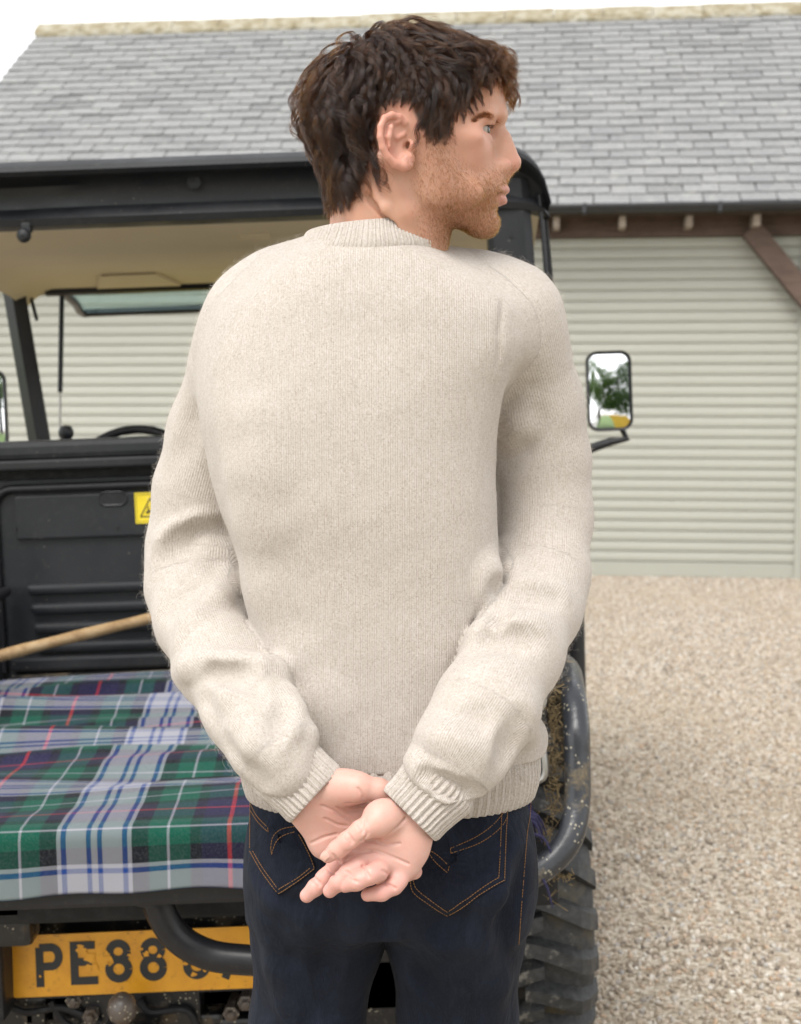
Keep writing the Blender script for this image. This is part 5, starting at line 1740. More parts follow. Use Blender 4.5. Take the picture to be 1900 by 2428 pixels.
def build_jeans():
    v = Vol((-.215, 1.42, .08), (.19, 1.76, 1.03), .0034)
    rows = np.array([(1800, 927, 316, 1.60, .098), (1880, 927, 325, 1.60, .101), (1960, 926, 333, 1.598, .108), (2050, 922, 331, 1.597, .114), (2120, 918, 327, 1.597, .108), (2190, 916, 318, 1.598, .090), (2230, 916, 300, 1.60, .06)])
    z = np.array([P(950, r[0], 1.6)[2] for r in rows])[::-1]
    X, Y, Z = v.xyz()
    g = lambda c: hermite(v.ax[2], z, rows[::-1, c])[None, None, :].astype(np.float32)
    cx = (g(1) - IW / 2) * 1.6 / FPX; hw = g(2) * 1.6 / FPX
    F = ((np.abs((X - cx) / hw) ** 2.5 + np.abs((Y - g(3)) / g(4)) ** 2.5) ** (1 / 2.5) - 1) * np.minimum(hw, g(4))
    zl, zh = float(P(950, 2150, 1.6)[2]), float(P(950, 1800, 1.6)[2])
    v.F = np.maximum(F, np.maximum(zl - Z, Z - zh)).astype(np.float32)
    v.ell(P(770, 2050, 1.560), (.078, .074, .082), .04)
    v.ell(P(1085, 2075, 1.556), (.080, .076, .086), .04)
    leg = Vol((-.215, 1.42, .08), (.19, 1.76, 1.03), .0034)
    leg.chain(LEGL, RLEG, .02)
    lr = Vol((-.215, 1.42, .08), (.19, 1.76, 1.03), .0034)
    lr.chain(LEGR, RLEGR, .02)
    v.F = smin(v.F, smin(leg.F, lr.F, .003), .022)
    todo = []
    def line(pts, r, h, k, cut):
        q = [v.hit(px, py) for px, py in pts]; e = len(q) - 1
        if cut: todo.append(([s + n * (r - (h if 0 < i < e else h * .2)) for i, (s, n) in enumerate(q)], [r] * len(q), k, True))
        else: todo.append(([s + n * ((h if 0 < i < e else h * .2) - r) for i, (s, n) in enumerate(q)], [r] * len(q), k, False))
    line([(985, 2175), (1050, 2202), (1120, 2196), (1190, 2160)], .020, .010, .016, True)
    line([(650, 2150), (720, 2165), (790, 2150), (850, 2130)], .02, .005, .016, True)
    line([(912, 1960), (908, 2060), (912, 2140), (914, 2190)], .014, .006, .014, True)
    line([(1225, 2000), (1180, 2120), (1130, 2230)], .018, .007, .016, False)
    line([(1235, 2060), (1205, 2180), (1170, 2300)], .014, .007, .014, True)
    line([(625, 2190), (660, 2300), (690, 2420)], .016, .006, .016, False)
    line([(790, 2200), (770, 2300), (760, 2410)], .018, .007, .016, True)
    line([(980, 2230), (1000, 2320), (1030, 2420)], .016, .007, .016, True)
    line([(1150, 2260), (1180, 2340), (1170, 2420)], .016, .006, .016, False)
    line([(600, 2080), (640, 2140), (720, 2190)], .012, .003, .012, False)
    for q in todo: v.chain(*q)
    v.F = np.maximum(v.F, .105 - Z)
    V, Q = v.mesh(2)
    o = own(np_mesh('jeans', V, Q, M_DENIM))
    # seams, pockets and stitching lie on the cloth
    def path(pts, lift, step=4):
        pts = [np.array(p, float) for p in pts]
        out = []
        for a, b in zip(pts[:-1], pts[1:]):
            n = max(1, int(np.linalg.norm(b - a) / step))
            for k in range(n): out.append(a + (b - a) * k / n)
        out.append(pts[-1])
        res = []
        for q in out:
            s, n = v.hit(*q); res.append((s + n * lift, n))
        return res
    def stitches(name, lines, parent, lift=.0032):
        mb = MB()
        for pts in lines:
            sp = [q[:2] for q in smooth_path([(p[0], p[1], 0) for p in pts], 6)]
            pa = path(sp, lift, 3)
            L = [0]
            for a, b in zip(pa[:-1], pa[1:]): L.append(L[-1] + np.linalg.norm(b[0] - a[0]))
            L = np.array(L); Pm = np.array([q[0] for q in pa])
            s = 0
            at = lambda x: np.array([np.interp(x, L, Pm[:, i]) for i in range(3)])
            while s + .0026 < L[-1]:
                mb.tube([at(s), at(s + .0013), at(s + .0026)], [.00035, .0005, .00035], 5)
                s += .0034
        so = mb.obj(name, M_THREAD, None, True)
        own(so); so.parent = parent
        return so
    def pocket(poly, seams):
        poly = [np.array(p, float) for p in poly]
        c = sum(poly) / len(poly)
        rings = []
        edge = []
        for a, b in zip(poly, poly[1:] + poly[:1]):
            n = max(2, int(np.linalg.norm(b - a) / 9))
            for k in range(n): edge.append(a + (b - a) * k / n)
        NR = 14
        V, Fs = [], []
        ne = len(edge)
        rr = [1.0, 1.0] + list(np.linspace(.985, .08, NR))
        for j, r_ in enumerate(rr):
            for e in edge:
                q = c + (e - c) * r_
                s, n = v.hit(*q)
                lift = -.002 if j == 0 else (.0028 if j == 1 else .0036)
                V.append(s + n * lift)
        for j in range(len(rr) - 1):
            for k in range(ne): Fs.append((j * ne + k, j * ne + (k + 1) % ne, (j + 1) * ne + (k + 1) % ne, (j + 1) * ne + k))
        Fs.append(tuple((len(rr) - 1) * ne + k for k in range(ne)))
        po = own(np_mesh('back_pocket', V, np.array([f for f in Fs if len(f) == 4]), M_DENIM)); po.parent = o
        bm = bmesh.new(); bm.from_mesh(po.data); bmesh.ops.recalc_face_normals(bm, faces=bm.faces); bm.to_mesh(po.data); bm.free()
        n0 = np.array(po.data.polygons[len(po.data.polygons) // 2].normal)
        if n0[1] > 0: po.data.flip_normals()
        stitches('pocket_stitching', seams, po, .0040)
    Zc = lambda pts: [(560 + x / 2.308, 1850 + y / 2.308) for x, y in pts]
    lp = Zc([(92, 20), (88, 200), (86, 385), (150, 500), (237, 622), (340, 560), (440, 483), (395, 390), (345, 280), (310, 100), (300, 20)])
    pocket(lp, [Zc([(96, 60), (94, 200), (92, 380)]), Zc([(92, 388), (155, 500), (238, 611)]), Zc([(108, 388), (165, 485), (241, 588)]), Zc([(240, 611), (340, 552), (432, 482)]), Zc([(243, 588), (338, 535), (420, 470)]),
                Zc([(350, 300), (400, 395), (432, 478)]), Zc([(95, 130), (130, 200), (187, 262)]), Zc([(93, 165), (135, 232), (190, 288)]), Zc([(187, 262), (190, 288)]),
                Zc([(203, 372), (215, 312), (258, 272), (330, 256)]), Zc([(207, 406), (230, 342), (268, 306), (338, 283)]), Zc([(203, 372), (207, 406)])])
    rp = Zc([(1482, 60), (1478, 300), (1468, 552), (1320, 640), (1157, 737), (1050, 675), (965, 612), (950, 540), (985, 380), (1060, 200), (1100, 60)])
    pocket(rp, [Zc([(1474, 70), (1470, 300), (1460, 548)]), Zc([(1442, 150), (1440, 350), (1432, 535)]), Zc([(1460, 550), (1315, 634), (1157, 726)]), Zc([(1432, 537), (1310, 612), (1157, 703)]),
                Zc([(1157, 726), (1055, 665), (972, 607), (958, 545)]), Zc([(1157, 703), (1062, 645), (990, 590), (972, 540)]), Zc([(1172, 375), (1300, 318), (1400, 245), (1474, 150)]),
                Zc([(1175, 401), (1330, 345), (1440, 262), (1476, 195)]), Zc([(1172, 375), (1175, 401)]), Zc([(1055, 382), (1105, 412), (1166, 470)]), Zc([(1050, 392), (1095, 450), (1158, 506)]), Zc([(1166, 470), (1158, 506)])])
    stitches('seam_stitching', [Zc([(1612, 90), (1605, 200), (1590, 300), (1575, 500), (1560, 700), (1545, 900)])], o, .0008)
    # boots
    for s, (x, nm) in enumerate(((-.13, 'boot'), (.085, 'boot'))):
        b = Vol((x - .07, 1.52, -.005), (x + .07, 1.88, .17), .005)
        b.chain([(x, 1.585, .05), (x, 1.66, .055), (x, 1.80, .04)], [.042, .045, .036], .03)
        b.chain([(x, 1.62, .06), (x, 1.63, .15)], [.043, .042], .03)
        Xb, Yb, Zb = b.xyz()
        b.F = np.maximum(b.F, .006 - Zb)
        Vb, Qb = b.mesh(1)
        own(np_mesh('boot', Vb, Qb, m_paint('brown_leather', (.09, .05, .03), .5)))
    return o, v
jeans, JNV = build_jeans()

# ---------------------------------------------------------------- hands and head: skin
def m_skin():
    t = NT('skin')
    tint = t.attr('tint').outputs['Color']
    z = t.attr('zone').outputs['Vector']
    sp = t.n('SeparateXYZ'); t.l(z, sp.inputs[0])
    pos = t.coord('Object')
    n = t.noise(pos, 60, 5, 0.6); n2 = t.noise(pos, 600, 3, 0.6); n3 = t.noise(pos, 1500, 2, .5)
    c = t.mix(t.rng(n, 0.35, 0.7, 0, 0.40), tint, t.mix(1.0, tint, (1.0, 0.80, 0.76), 'MULTIPLY'))
    c = t.mix(t.rng(n2, 0.45, 0.75, 0, 0.12), c, t.mix(1.0, tint, (.78, .62, .55), 'MULTIPLY'))
    # short beard stubble shadow under the skin, speckled
    c = t.mix(t.math('MULTIPLY', sp.outputs[0], t.rng(n3, 0.35, 0.65, 0.25, 0.75)), c, (0.16, 0.075, 0.04))
    b = t.math('ADD', t.math('MULTIPLY', n2, 0.6), t.math('MULTIPLY', n3, .4))
    return t.bsdf(c, t.rng(n, 0.3, 0.7, 0.42, 0.55), t.bump(b, 0.18, 0.0006), **{'Subsurface Weight': 0.35, 'Subsurface Radius': (0.9, 0.32, 0.18), 'Subsurface Scale': 0.006, 'Specular IOR Level': 0.4})
M_SKIN = m_skin()
HZ = lambda x, y, d: P(560 + x / 2.669, 1700 + y / 2.669, d - .014)

JOINTS = []
def build_hands():
    v = Vol((-.185, 1.33, .81), (.075, 1.48, 1.055), .00115)
    H = lambda x, y, d: HZ(x, y, d)
    K = .007
    # ---- his left hand, palm to the camera, below the other
    WL = [H(470, 470, 1.452)]
    v.chain([P(655, 1795, 1.452), H(430, 440, 1.452), H(560, 540, 1.455)], [.024, .0245, .020], .012)
    mc = [((930, 640, 1.462), .0115), ((890, 760, 1.462), .0115), ((820, 850, 1.462), .0112), ((700, 890, 1.460), .0108)]
    for (q, r) in mc:
        v.cone(H(500, 500, 1.456), H(*q), .0165, r, .014)
    v.cone(H(420, 600, 1.452), H(560, 800, 1.456), .0150, .0130, .014)
    v.cone(H(560, 800, 1.456), H(690, 880, 1.459), .0130, .0110, .014)
    v.ell(H(690, 450, 1.438), (.0215, .0150, .0170), .014)
    v.cone(H(600, 425, 1.446), H(780, 445, 1.434), .0155, .0140, .012)       # thumb
    v.chain([H(780, 445, 1.434), H(900, 462, 1.436), H(1010, 490, 1.440)], [.0128, .0112, .0100], .006)
    # fingers of the left hand pass behind the right one
    v.chain([H(*mc[3][0]), H(860, 985, 1.458), H(935, 1020, 1.452), H(990, 1030, 1.446)], [.0100, .0088, .0080, .0075], .004)
    v.chain([H(*mc[2][0]), H(960, 960, 1.462), H(1075, 985, 1.456), H(1128, 978, 1.447)], [.0105, .0095, .0088, .0082], .004)
    v.chain([H(*mc[1][0]), H(1040, 880, 1.465), H(1120, 910, 1.460)], [.0105, .0095, .0088], .004)
    v.chain([H(*mc[0][0]), H(1080, 740, 1.465), H(1150, 800, 1.460)], [.0105, .0095, .0088], .004)
    # ---- his right hand lies in the left palm, palm to the camera, fingers half curled
    u = Vol((-.185, 1.33, .81), (.075, 1.48, 1.055), .00115)
    u.chain([P(1075, 1800, 1.428), H(1150, 590, 1.432), H(1090, 680, 1.428)], [.0245, .0240, .0205], .012)
    kn = [((720, 850, 1.424), .0108), ((830, 880, 1.420), .0110), ((945, 915, 1.418), .0108), ((1062, 945, 1.420), .0102)]
    for (q, r) in kn:
        u.cone(H(1075, 690, 1.428), H(*q), .0170, r, .012)
    u.cone(H(720, 850, 1.424), H(830, 880, 1.420), .0108, .0110, .010)
    u.cone(H(830, 880, 1.420), H(945, 915, 1.418), .0110, .0108, .010)
    u.cone(H(945, 915, 1.418), H(1062, 945, 1.420), .0108, .0102, .010)
    u.ell(H(1120, 830, 1.419), (.0165, .0135, .0190), .012)                          # heel of the hand
    u.cone(H(1130, 760, 1.424), H(1080, 930, 1.420), .0155, .0118, .010)
    # thumb and its mound
    u.ell(H(925, 635, 1.408), (.0185, .0140, .0185), .010)
    u.cone(H(1010, 600, 1.418), H(900, 660, 1.404), .0150, .0150, .008)
    u.chain([H(880, 672, 1.402), H(790, 720, 1.396), H(700, 790, 1.394), H(640, 840, 1.395), H(582, 882, 1.398)], [.0122, .0102, .0093, .0088, .0068], .004)
    # fingers
    fs = [
        ([(720, 850, 1.424), (640, 938, 1.421), (560, 1020, 1.417), (505, 1076, 1.415), (448, 1130, 1.417)], [.0098, .0088, .0082, .0080, .0072]),
        ([(830, 880, 1.420), (770, 945, 1.404), (715, 985, 1.398), (648, 1046, 1.396), (594, 1100, 1.401)], [.0100, .0094, .0088, .0081, .0071]),
        ([(945, 915, 1.418), (900, 975, 1.398), (850, 1000, 1.390), (764, 1042, 1.388), (690, 1066, 1.393)], [.0100, .0094, .0089, .0083, .0071]),
        ([(1062, 945, 1.420), (1030, 1030, 1.410), (1000, 1070, 1.404), (922, 1112, 1.400), (832, 1126, 1.403)], [.0094, .0086, .0081, .0077, .0066])]
    tmp = None
    for pts, rs in fs:
        f = Vol((-.185, 1.33, .81), (.075, 1.48, 1.055), .00115)
        f.chain([H(*p) for p in pts], rs, .005)
        # soft pads between the joints
        tmp = f if tmp is None else tmp
        if f is not tmp: tmp.F = smin(tmp.F, f.F, .0003)
    JOINTS.extend([H(*q) for pts, _ in fs for q in pts[1:]])
    u.F = smin(u.F, tmp.F, .0042)
    # creases: drawn on the right hand first, then joined with the left
    def cut(vol, pts, r=.0012, dep=.00095, k=.0013):
        dn = []
        for a, b in zip(pts[:-1], pts[1:]):
            n = max(1, int(math.hypot(b[0] - a[0], b[1] - a[1]) / 7))
            dn += [(a[0] + (b[0] - a[0]) * k / n, a[1] + (b[1] - a[1]) * k / n) for k in range(n)]
        dn.append(pts[-1])
        q = [vol.hit(560 + x / 2.669, 1700 + y / 2.669, 1.33, 1.52) for x, y in dn]
        vol.chain([s + n * (r - dep) for s, n in q], [r] * len(q), k, True)
    for pts in ([(822, 650), (815, 700), (835, 740), (815, 770), (790, 785)], [(800, 785), (870, 785), (950, 755), (1030, 690), (1075, 640)], [(790, 660), (800, 700), (800, 735)], [(770, 670), (785, 705)],
                [(700, 850), (800, 835), (900, 850), (1000, 890), (1090, 930)], [(690, 905), (760, 862), (860, 850)], [(880, 790), (960, 810), (1040, 800)],
                [(690, 745), (735, 800)], [(705, 735), (745, 790)], [(610, 870), (660, 925)], [(560, 935), (625, 1005)], [(470, 1010), (530, 1070)], [(480, 1000), (535, 1055)],
                [(695, 975), (745, 1010)], [(715, 1020), (770, 1045)], [(800, 940), (842, 1015)], [(940, 1050), (1010, 1085)], [(925, 970), (965, 995)]):
        cut(u, pts)
    for pts in ([(540, 560), (620, 590), (700, 640), (740, 660)], [(560, 640), (640, 680), (700, 690)], [(470, 800), (560, 760), (640, 740)], [(640, 570), (720, 600), (800, 590)], [(770, 450), (800, 490), (810, 520)],
                [(700, 545), (760, 550), (830, 530)], [(690, 570), (760, 570), (820, 550)]):
        cut(v, pts, .0012, .0008)
    v.F = smin(v.F, u.F, .0008)
    V, Q = v.mesh(2)
    return V, Q, v
HV, HQ, HANDV = build_hands()

# ---------------------------------------------------------------- head (millimetres: s forward, l towards the camera, u up)
PSI = math.radians(2)
HD = 1.592
HO = P(975, 310, HD)
HB = np.array([[math.cos(PSI), math.sin(PSI), 0], [math.sin(PSI), -math.cos(PSI), 0], [0, 0, 1.0]])   # rows: s, l, u axes
MMP = HD / FPX * 1000
def hw(p): return HO + (np.asarray(p, float) @ HB) * .001
def hp(px, py, l=0.0):
    """photo pixel to head millimetres at side offset l towards the camera"""
    q = HB @ (P(px, py, HO[1] - l * .001) - HO) * 1000
    return (q[0], l, q[2])
def EZ_(x, y, l): return hp(880 + x / 4.067, 200 + y / 4.067, l)
def build_head():
    v = Vol((-152, -106, -190), (136, 106, 146), 1.4)
    S, L, U = v.xyz()
    L = np.abs(L)
    def both(fn, *a, **k):
        fn(*a, **k)
    # skull
    v.ell((-4, 0, 21), (99, 75, 83), 5, full=True)
    # face
    uu = [-130, -119, -112, -99, -90, -84, -70, -61, -48, -30, -10, 5, 16, 28, 40, 60, 90]
    sf = [40, 64, 82, 92.5, 91.5, 92, 95, 96, 92, 86, 86, 92.5, 100, 100.5, 97.5, 88, 60]
    ww = [20, 30, 36, 45, 51, 53.5, 57.5, 60, 63, 66.5, 68.5, 68.5, 69, 69.5, 70, 68, 50]
    a = hermite(v.ax[2], uu, sf)[None, None, :] - 12
    w = hermite(v.ax[2], uu, ww)[None, None, :]
    p = hermite(v.ax[2], [-135, -100, -84, -60, -40, -15, 4, 16, 30, 60, 90], [2.0, 2.0, 2.0, 1.9, 1.65, 1.6, 1.62, 1.75, 2.0, 2.2, 2.2])[None, None, :]
    sb = np.where(S > 12, (S - 12) / a, (S - 12) / 62)
    F = ((np.abs(sb) ** p + np.abs(L / w) ** p) ** (1 / p) - 1) * 55
    gx, gy, gz = np.gradient(F.astype(np.float32), v.h)
    F = F / np.maximum(np.sqrt(gx * gx + gy * gy + gz * gz), .3)
    F = np.maximum(F, np.maximum(-119 - U, U - 60))
    jaw = (S - 6) * (-.44) + (U + 80) * (-.898)
    F = -smin(-F, -jaw, 14)
    v.F = smin(v.F, F, 26).astype(np.float32)
    del F, gx, gy, gz
    for sd in (-1, 1):
        v.chain([(96, sd * 6, 16), (91.5, sd * 22, 15.5), (79, sd * 39, 12), (66, sd * 50, 4)], [8, 8.2, 7.2, 5.5], 8)          # brow
        v.ell((91, sd * 27, -4), (13, 14, 9.5), 8, True)                                                               # socket
        v.ell((54, sd * 53, -16), (20, 10, 10), 14)                                                                    # cheekbone
        v.ell((58, sd * 38, -30), (16, 14, 18), 16)
        v.ell((65, sd * 28, -27), (17, 14, 16), 18)                                                                    # cheek
        v.ell((24, sd * 56, -60), (20, 8, 26), 16)                                                                     # jaw muscle
        v.ell((50, sd * 50, -75), (26, 8, 14), 16, False)
        v.ell((72, sd * 31, -4), (13.4, 13.4, 13.4), 4)                                                                 # lids over the eyeball
        v.chain([(86, sd * 24, 3.0), (86.5, sd * 31, 4.2), (78, sd * 41.5, 1.6)], [2.3, 2.6, 2.0], 3)                    # upper lid fold
        v.chain([(83.5, sd * 24, -13), (82.5, sd * 32, -14.2), (75, sd * 41, -12)], [1.6, 1.9, 1.4], 5)                   # lower lid bag
        v.ell((81.5, sd * 35, -5.0), (13, 12.5, 4.0), 1.2, True)                                                          # opening
        v.ell((70, sd * 62, 22), (16, 9, 16), 14, True)                                                               # temple hollow
    # nose
    v.chain([(92.5, 0, 9), (94.5, 0, 4), (100, 0, -9), (106.3, 0, -22), (112.3, 0, -33.2)], [6.5, 6, 6.3, 7.4, 9.3], 6)
    v.chain([(97, 0, -12), (99, 0, -34)], [13, 14], 10)
    v.chain([(111, 0, -36), (103.5, 0, -45)], [7.5, 5.5], 4)
    for sd in (-1, 1):
        v.ell((99.5, sd * 12.6, -38.8), (9.5, 6.4, 7.2), 2)
        v.ell((105, sd * 10.2, -44.8), (5.8, 4.2, 2.9), 1.4, True)
        v.chain([(92.5, sd * 18.5, -31.5), (88.8, sd * 18.5, -38), (91, sd * 17.5, -46)], [1.7, 1.9, 1.7], 3, True)
    # mouth
    v.ell((70, 0, -61), (33, 32.5, 28), 20)
    for sd in (-1, 1):
        v.chain([(103.4, 0, -63.6), (101.2, sd * 10, -64.2), (91.6, sd * 23.5, -68.4)], [5.0, 4.4, 2.0], 3)
        v.chain([(100.2, 0, -75.6), (98.4, sd * 10, -75.2), (91, sd * 22.5, -70.8)], [5.7, 5.0, 2.0], 3)
        v.chain([(107, 0, -69.4), (105, sd * 10, -69.8), (97.6, sd * 19, -69.8), (91.5, sd * 25.5, -70.5)], [1.5, 1.4, 1.4, 1.3], 1.4, True)
        pass
        v.chain([(106.6, 0, -69.4), (104.6, sd * 10, -69.8), (97, sd * 19, -69.8)], [1.4, 1.3, 1.1], 1.4, True)
    v.chain([(101.5, 0, -51), (104.5, 0, -57)], [1.8, 1.6], 4, True)
    v.ell((80.5, 0, -101), (16.5, 19, 13.5), 12)
    v.chain([(100, -13, -87.5), (102, 0, -87), (100, 13, -87.5)], [4.0, 4.2, 4.0], 7, True)
    # neck
    v.chain([(-26, 0, -30), (-29, -3, -80), (-32, -8, -120), (-36, -16, -188)], [57, 54, 53, 54], 20)
    v.chain([(0, 6, -95), (-8, -6, -185)], [42, 44], 22)
    v.chain([(-36, 58, -42), (-8, 48, -95), (14, 28, -140)], [9, 10, 9], 12)        # strained neck muscle on the near side
    v.chain([(-60, 36, -62), (-50, 32, -125), (-46, 24, -185)], [15, 15, 18], 18)
    v.chain([(-58, 50, -58), (-30, 54, -92), (-2, 46, -128)], [3.5, 4.5, 4], 9)
    v.chain([(-50, 55, -78), (-22, 53, -108), (0, 44, -135)], [2.6, 2.6, 2.6], 5, True)
    # ears (near and far)
    for sd in (1, -1):
        E = lambda x, y, l: (lambda q: (q[0], sd * q[1], q[2]))(EZ_(x, y, l))
        hl = [(345, 430, 72), (325, 375, 75), (270, 318, 79), (200, 296, 83), (130, 328, 87), (92, 410, 90), (88, 510, 91.5), (112, 615, 90), (162, 705, 87), (232, 768, 83), (310, 792, 79), (365, 780, 75.5)]
        ear = Vol((-70, 48 if sd > 0 else -102, -72), (24, 102 if sd > 0 else -48, 28), .9)
        root = E(352, 560, 63)
        for i in range(len(hl) - 1):
            mid = lambda q: E(q[0], q[1], q[2] - 3.5)
            ear.chain([root, mid(hl[i])], [5, 2.2], 3.5)
            ear.chain([root, mid([(hl[i][j] + hl[i + 1][j]) / 2 for j in range(3)])], [5, 2.2], 3.5)
        ear.chain([E(*q) for q in hl], [2.6, 3.2, 3.6, 3.6, 3.5, 3.4, 3.4, 3.6, 4.0, 4.6, 5.2, 4.8], 1.6)
        ear.chain([E(330, 740, 76), E(372, 720, 72)], [6, 6], 4)
        ear.chain([E(262, 372, 81), E(196, 418, 85), E(172, 510, 86.5), E(190, 600, 85.5), E(245, 668, 83), E(318, 702, 80)], [2.6, 3.2, 3.5, 3.4, 3.2, 3.6], 2)
        ear.ell(E(275, 590, 84), (10, 8.5, 13.5), 2.5, True)
        ear.ell(E(262, 425, 83.5), (6.5, 4.0, 7), 2, True)
        ear.chain([E(318, 480, 74.5), E(255, 520, 77.5)], [2.6, 2.2], 2.4)
        ear.ell(E(345, 600, 75), (4.0, 5, 5.0), 2.5, True)
        ear.ell(E(392, 600, 74), (4.2, 4.5, 6.5), 3)
        ear.ell(E(360, 705, 77), (4.4, 3.6, 3.6), 2.5)
        # resample into the head
        lo = np.array([ear.ax[i][0] for i in range(3)]) + 2; hi = np.array([ear.ax[i][-1] for i in range(3)]) - 2
        s = v.sub(lo, hi); s = tuple(slice(q.start + 1, q.stop - 2) for q in s)
        X, Y, Z = np.meshgrid(v.ax[0][s[0]], v.ax[1][s[1]], v.ax[2][s[2]], indexing='ij')
        d = ear.sample(np.c_[X.ravel(), Y.ravel(), Z.ravel()]).reshape(X.shape)
        v.F[s] = smin(v.F[s], np.minimum(d, 40).astype(np.float32), 3.0)
        v.ell(E(356, 590, 71), (2.4, 7, 3.8), 1.5, True)
    V, Q = v.mesh(2)
    return V, Q, v
DV, DQ, HEADV = build_head()

def in_poly(x, y, poly):
    poly = np.asarray(poly); n = len(poly); c = np.zeros(len(x), bool)
    j = n - 1
    for i in range(n):
        xi, yi = poly[i]; xj, yj = poly[j]
        m = ((yi > y) != (yj > y)) & (x < (xj - xi) * (y - yi) / (yj - yi + 1e-12) + xi)
        c ^= m; j = i
    return c
def soft(d, w): return np.clip(d / w * .5 + .5, 0, 1)
HL_S = [-125, -90, -68, -54, -46, -42, -38, -31, -16, -3, 3, 9, 17, 29, 36, 39, 49, 62, 74, 88, 105]
HL_U = [-84, -80, -76, -63, -37, -17, 2, 12, 14, 10, -4, -14, -24, -25, -22, -4, 8, 20, 34, 46, 50]
def hairline(s): return np.interp(s, HL_S, HL_U)

def m_nail():
    t = NT('nail')
    return t.bsdf((.52, .31, .25), .3)
def build_body():
    # hidden torso, arms and legs under the clothes
    b = Vol((-.28, 1.42, .10), (.24, 1.80, 1.62), .010)
    X, Y, Z = b.xyz()
    cx, hw_, cy, hd = [q[None, None, :] for q in torso_params(b.ax[2])]
    F = ((np.abs((X - cx) / (hw_ - .034)) ** 2.3 + np.abs((Y - cy) / (hd - .036)) ** 2.3) ** (1 / 2.3) - 1) * .1
    b.F = np.maximum(F, np.maximum(.90 - Z, Z - float(P(950, 690, 1.6)[2]))).astype(np.float32)
    b.chain(PL, [r * .60 for r in RL], .02); b.chain(PR, [r * .60 for r in RR], .02)
    b.chain(LEGL, [r * .82 for r in RLEG], .02); b.chain(LEGR, [r * .82 for r in RLEGR], .02)
    b.cone(hw((-30, -5, -120)), P(880, 700, 1.62), .045, .05, .03)
    BV, BQ = b.mesh(1)
    Hw = hw(DV)
    V = np.concatenate([Hw, HV, BV]); nH, nD = len(HV), len(DV)
    DQ2 = DQ[:, ::-1] if np.linalg.det(HB) < 0 else DQ
    Q = np.concatenate([DQ2, HQ + nD, BQ + nD + nH])
    o = own(np_mesh('body', V, Q, M_SKIN))
    # skin colour by region
    col = np.zeros((len(V), 3)); zone = np.zeros((len(V), 3))
    face = np.array((0.52, 0.30, 0.215)); palm = np.array((0.59, 0.362, 0.315)); red = np.array((0.62, 0.29, 0.21))
    s, l, u = DV[:, 0], np.abs(DV[:, 1]), DV[:, 2]
    c = np.tile(face, (nD, 1))
    def mixin(m, q):
        nonlocal c
        c = c * (1 - m[:, None]) + np.array(q) * m[:, None]
    g = lambda cs, cl, cu, r: np.exp(-(((s - cs) / r) ** 2 + ((l - cl) / r) ** 2 + ((u - cu) / r) ** 2))
    mixin(.55 * g(66, 48, -22, 26), (0.53, 0.262, 0.195))
    mixin(.55 * g(112, 6, -36, 14), (0.54, 0.262, 0.205))
    ear = soft(l - 74, 6) * ((s > -62) & (s < 14) & (u > -66) & (u < 20))
    mixin(.6 * ear, (0.53, 0.25, 0.195))
    mixin(.55 * g(80, 32, -9, 11), (0.43, 0.228, 0.180))
    mixin(.5 * soft(-85 - u, 30) * soft(40 - s, 40), (0.48, 0.258, 0.175))
    lip = np.zeros(nD)
    cu = np.clip(1 - (l / 26) ** 2, 0, 1)
    lip = soft(cu * 6.0 - np.abs(u + 63.5), 1.6) * (u > -69.5) + soft(cu * 8.5 - np.abs(u + 75.0), 1.8) * (u <= -69.5)
    lip = np.clip(lip, 0, 1) * (s > 82) * (l < 27)
    mixin(.7 * lip, (0.43, 0.198, 0.170))
    # beard area
    top = np.interp(s, [3, 14, 28, 38, 50, 60, 72, 82, 90, 96, 110], [-32, -24, -24, -36, -46, -55, -60, -54, -50, -50, -50])
    beard = soft(top - u, 16) * soft(s - (10 + np.clip((-u - 40) * .12, 0, 12)), 22) * (1 - lip) * soft(u + 138, 14)
    cheek = np.clip(beard, 0, 1)
    bare = np.exp(-(((s - 100) / 8) ** 2 + ((u + 84) / 5) ** 2)) * .3
    zone[:nD, 0] = np.clip(cheek - bare, 0, 1) * .80
    # dark roots under the hair, brows
    hair = soft(u - hairline(s) - 2, 5) * (1 - soft(l - 80, 3) * (s > -54) * (s < 9) * (u < 14))
    mixin(np.clip(hair, 0, 1) * .93, (0.030, 0.019, 0.013))
    col[:nD] = c
    hc = np.tile(palm, (nH, 1))
    # redder finger tips and creases of the palm, paler wrist
    pp = HV - HZ(700, 1080, 1.40)
    tip = np.exp(-((pp[:, 0] / .05) ** 2 + (pp[:, 2] / .035) ** 2)) * .6
    hc = hc * (1 - tip[:, None]) + np.array((0.58, 0.315, 0.265)) * tip[:, None]
    wr = np.clip((HV[:, 2] - .93) / .05, 0, 1) * .5
    hc = hc * (1 - wr[:, None]) + np.array((0.56, 0.355, 0.282)) * wr[:, None]
    jr = np.zeros(nH)
    for q in JOINTS + [HZ(700, 790, 1.394), HZ(582, 882, 1.398), HZ(835, 740, 1.40)]:
        jr = np.maximum(jr, np.exp(-((HV - q) ** 2).sum(1) / .0105 ** 2))
    jr = (jr * .55)[:, None]
    hc = hc * (1 - jr) + np.array((0.57, 0.285, 0.245)) * jr
    col[nD:nD + nH] = hc
    col[nD + nH:] = face
    set_attr(o, 'tint', np.c_[col, np.ones(len(V))], 'FLOAT_COLOR')
    set_attr(o, 'zone', zone, 'FLOAT_VECTOR')
    # eyes
    t = NT('eye')
    q = t.coord('Object'); sp = t.n('SeparateXYZ'); t.l(q, sp.inputs[0])
    rr = t.math('SQRT', t.math('ADD', t.math('POWER', sp.outputs[0], 2), t.math('POWER', sp.outputs[1], 2)))
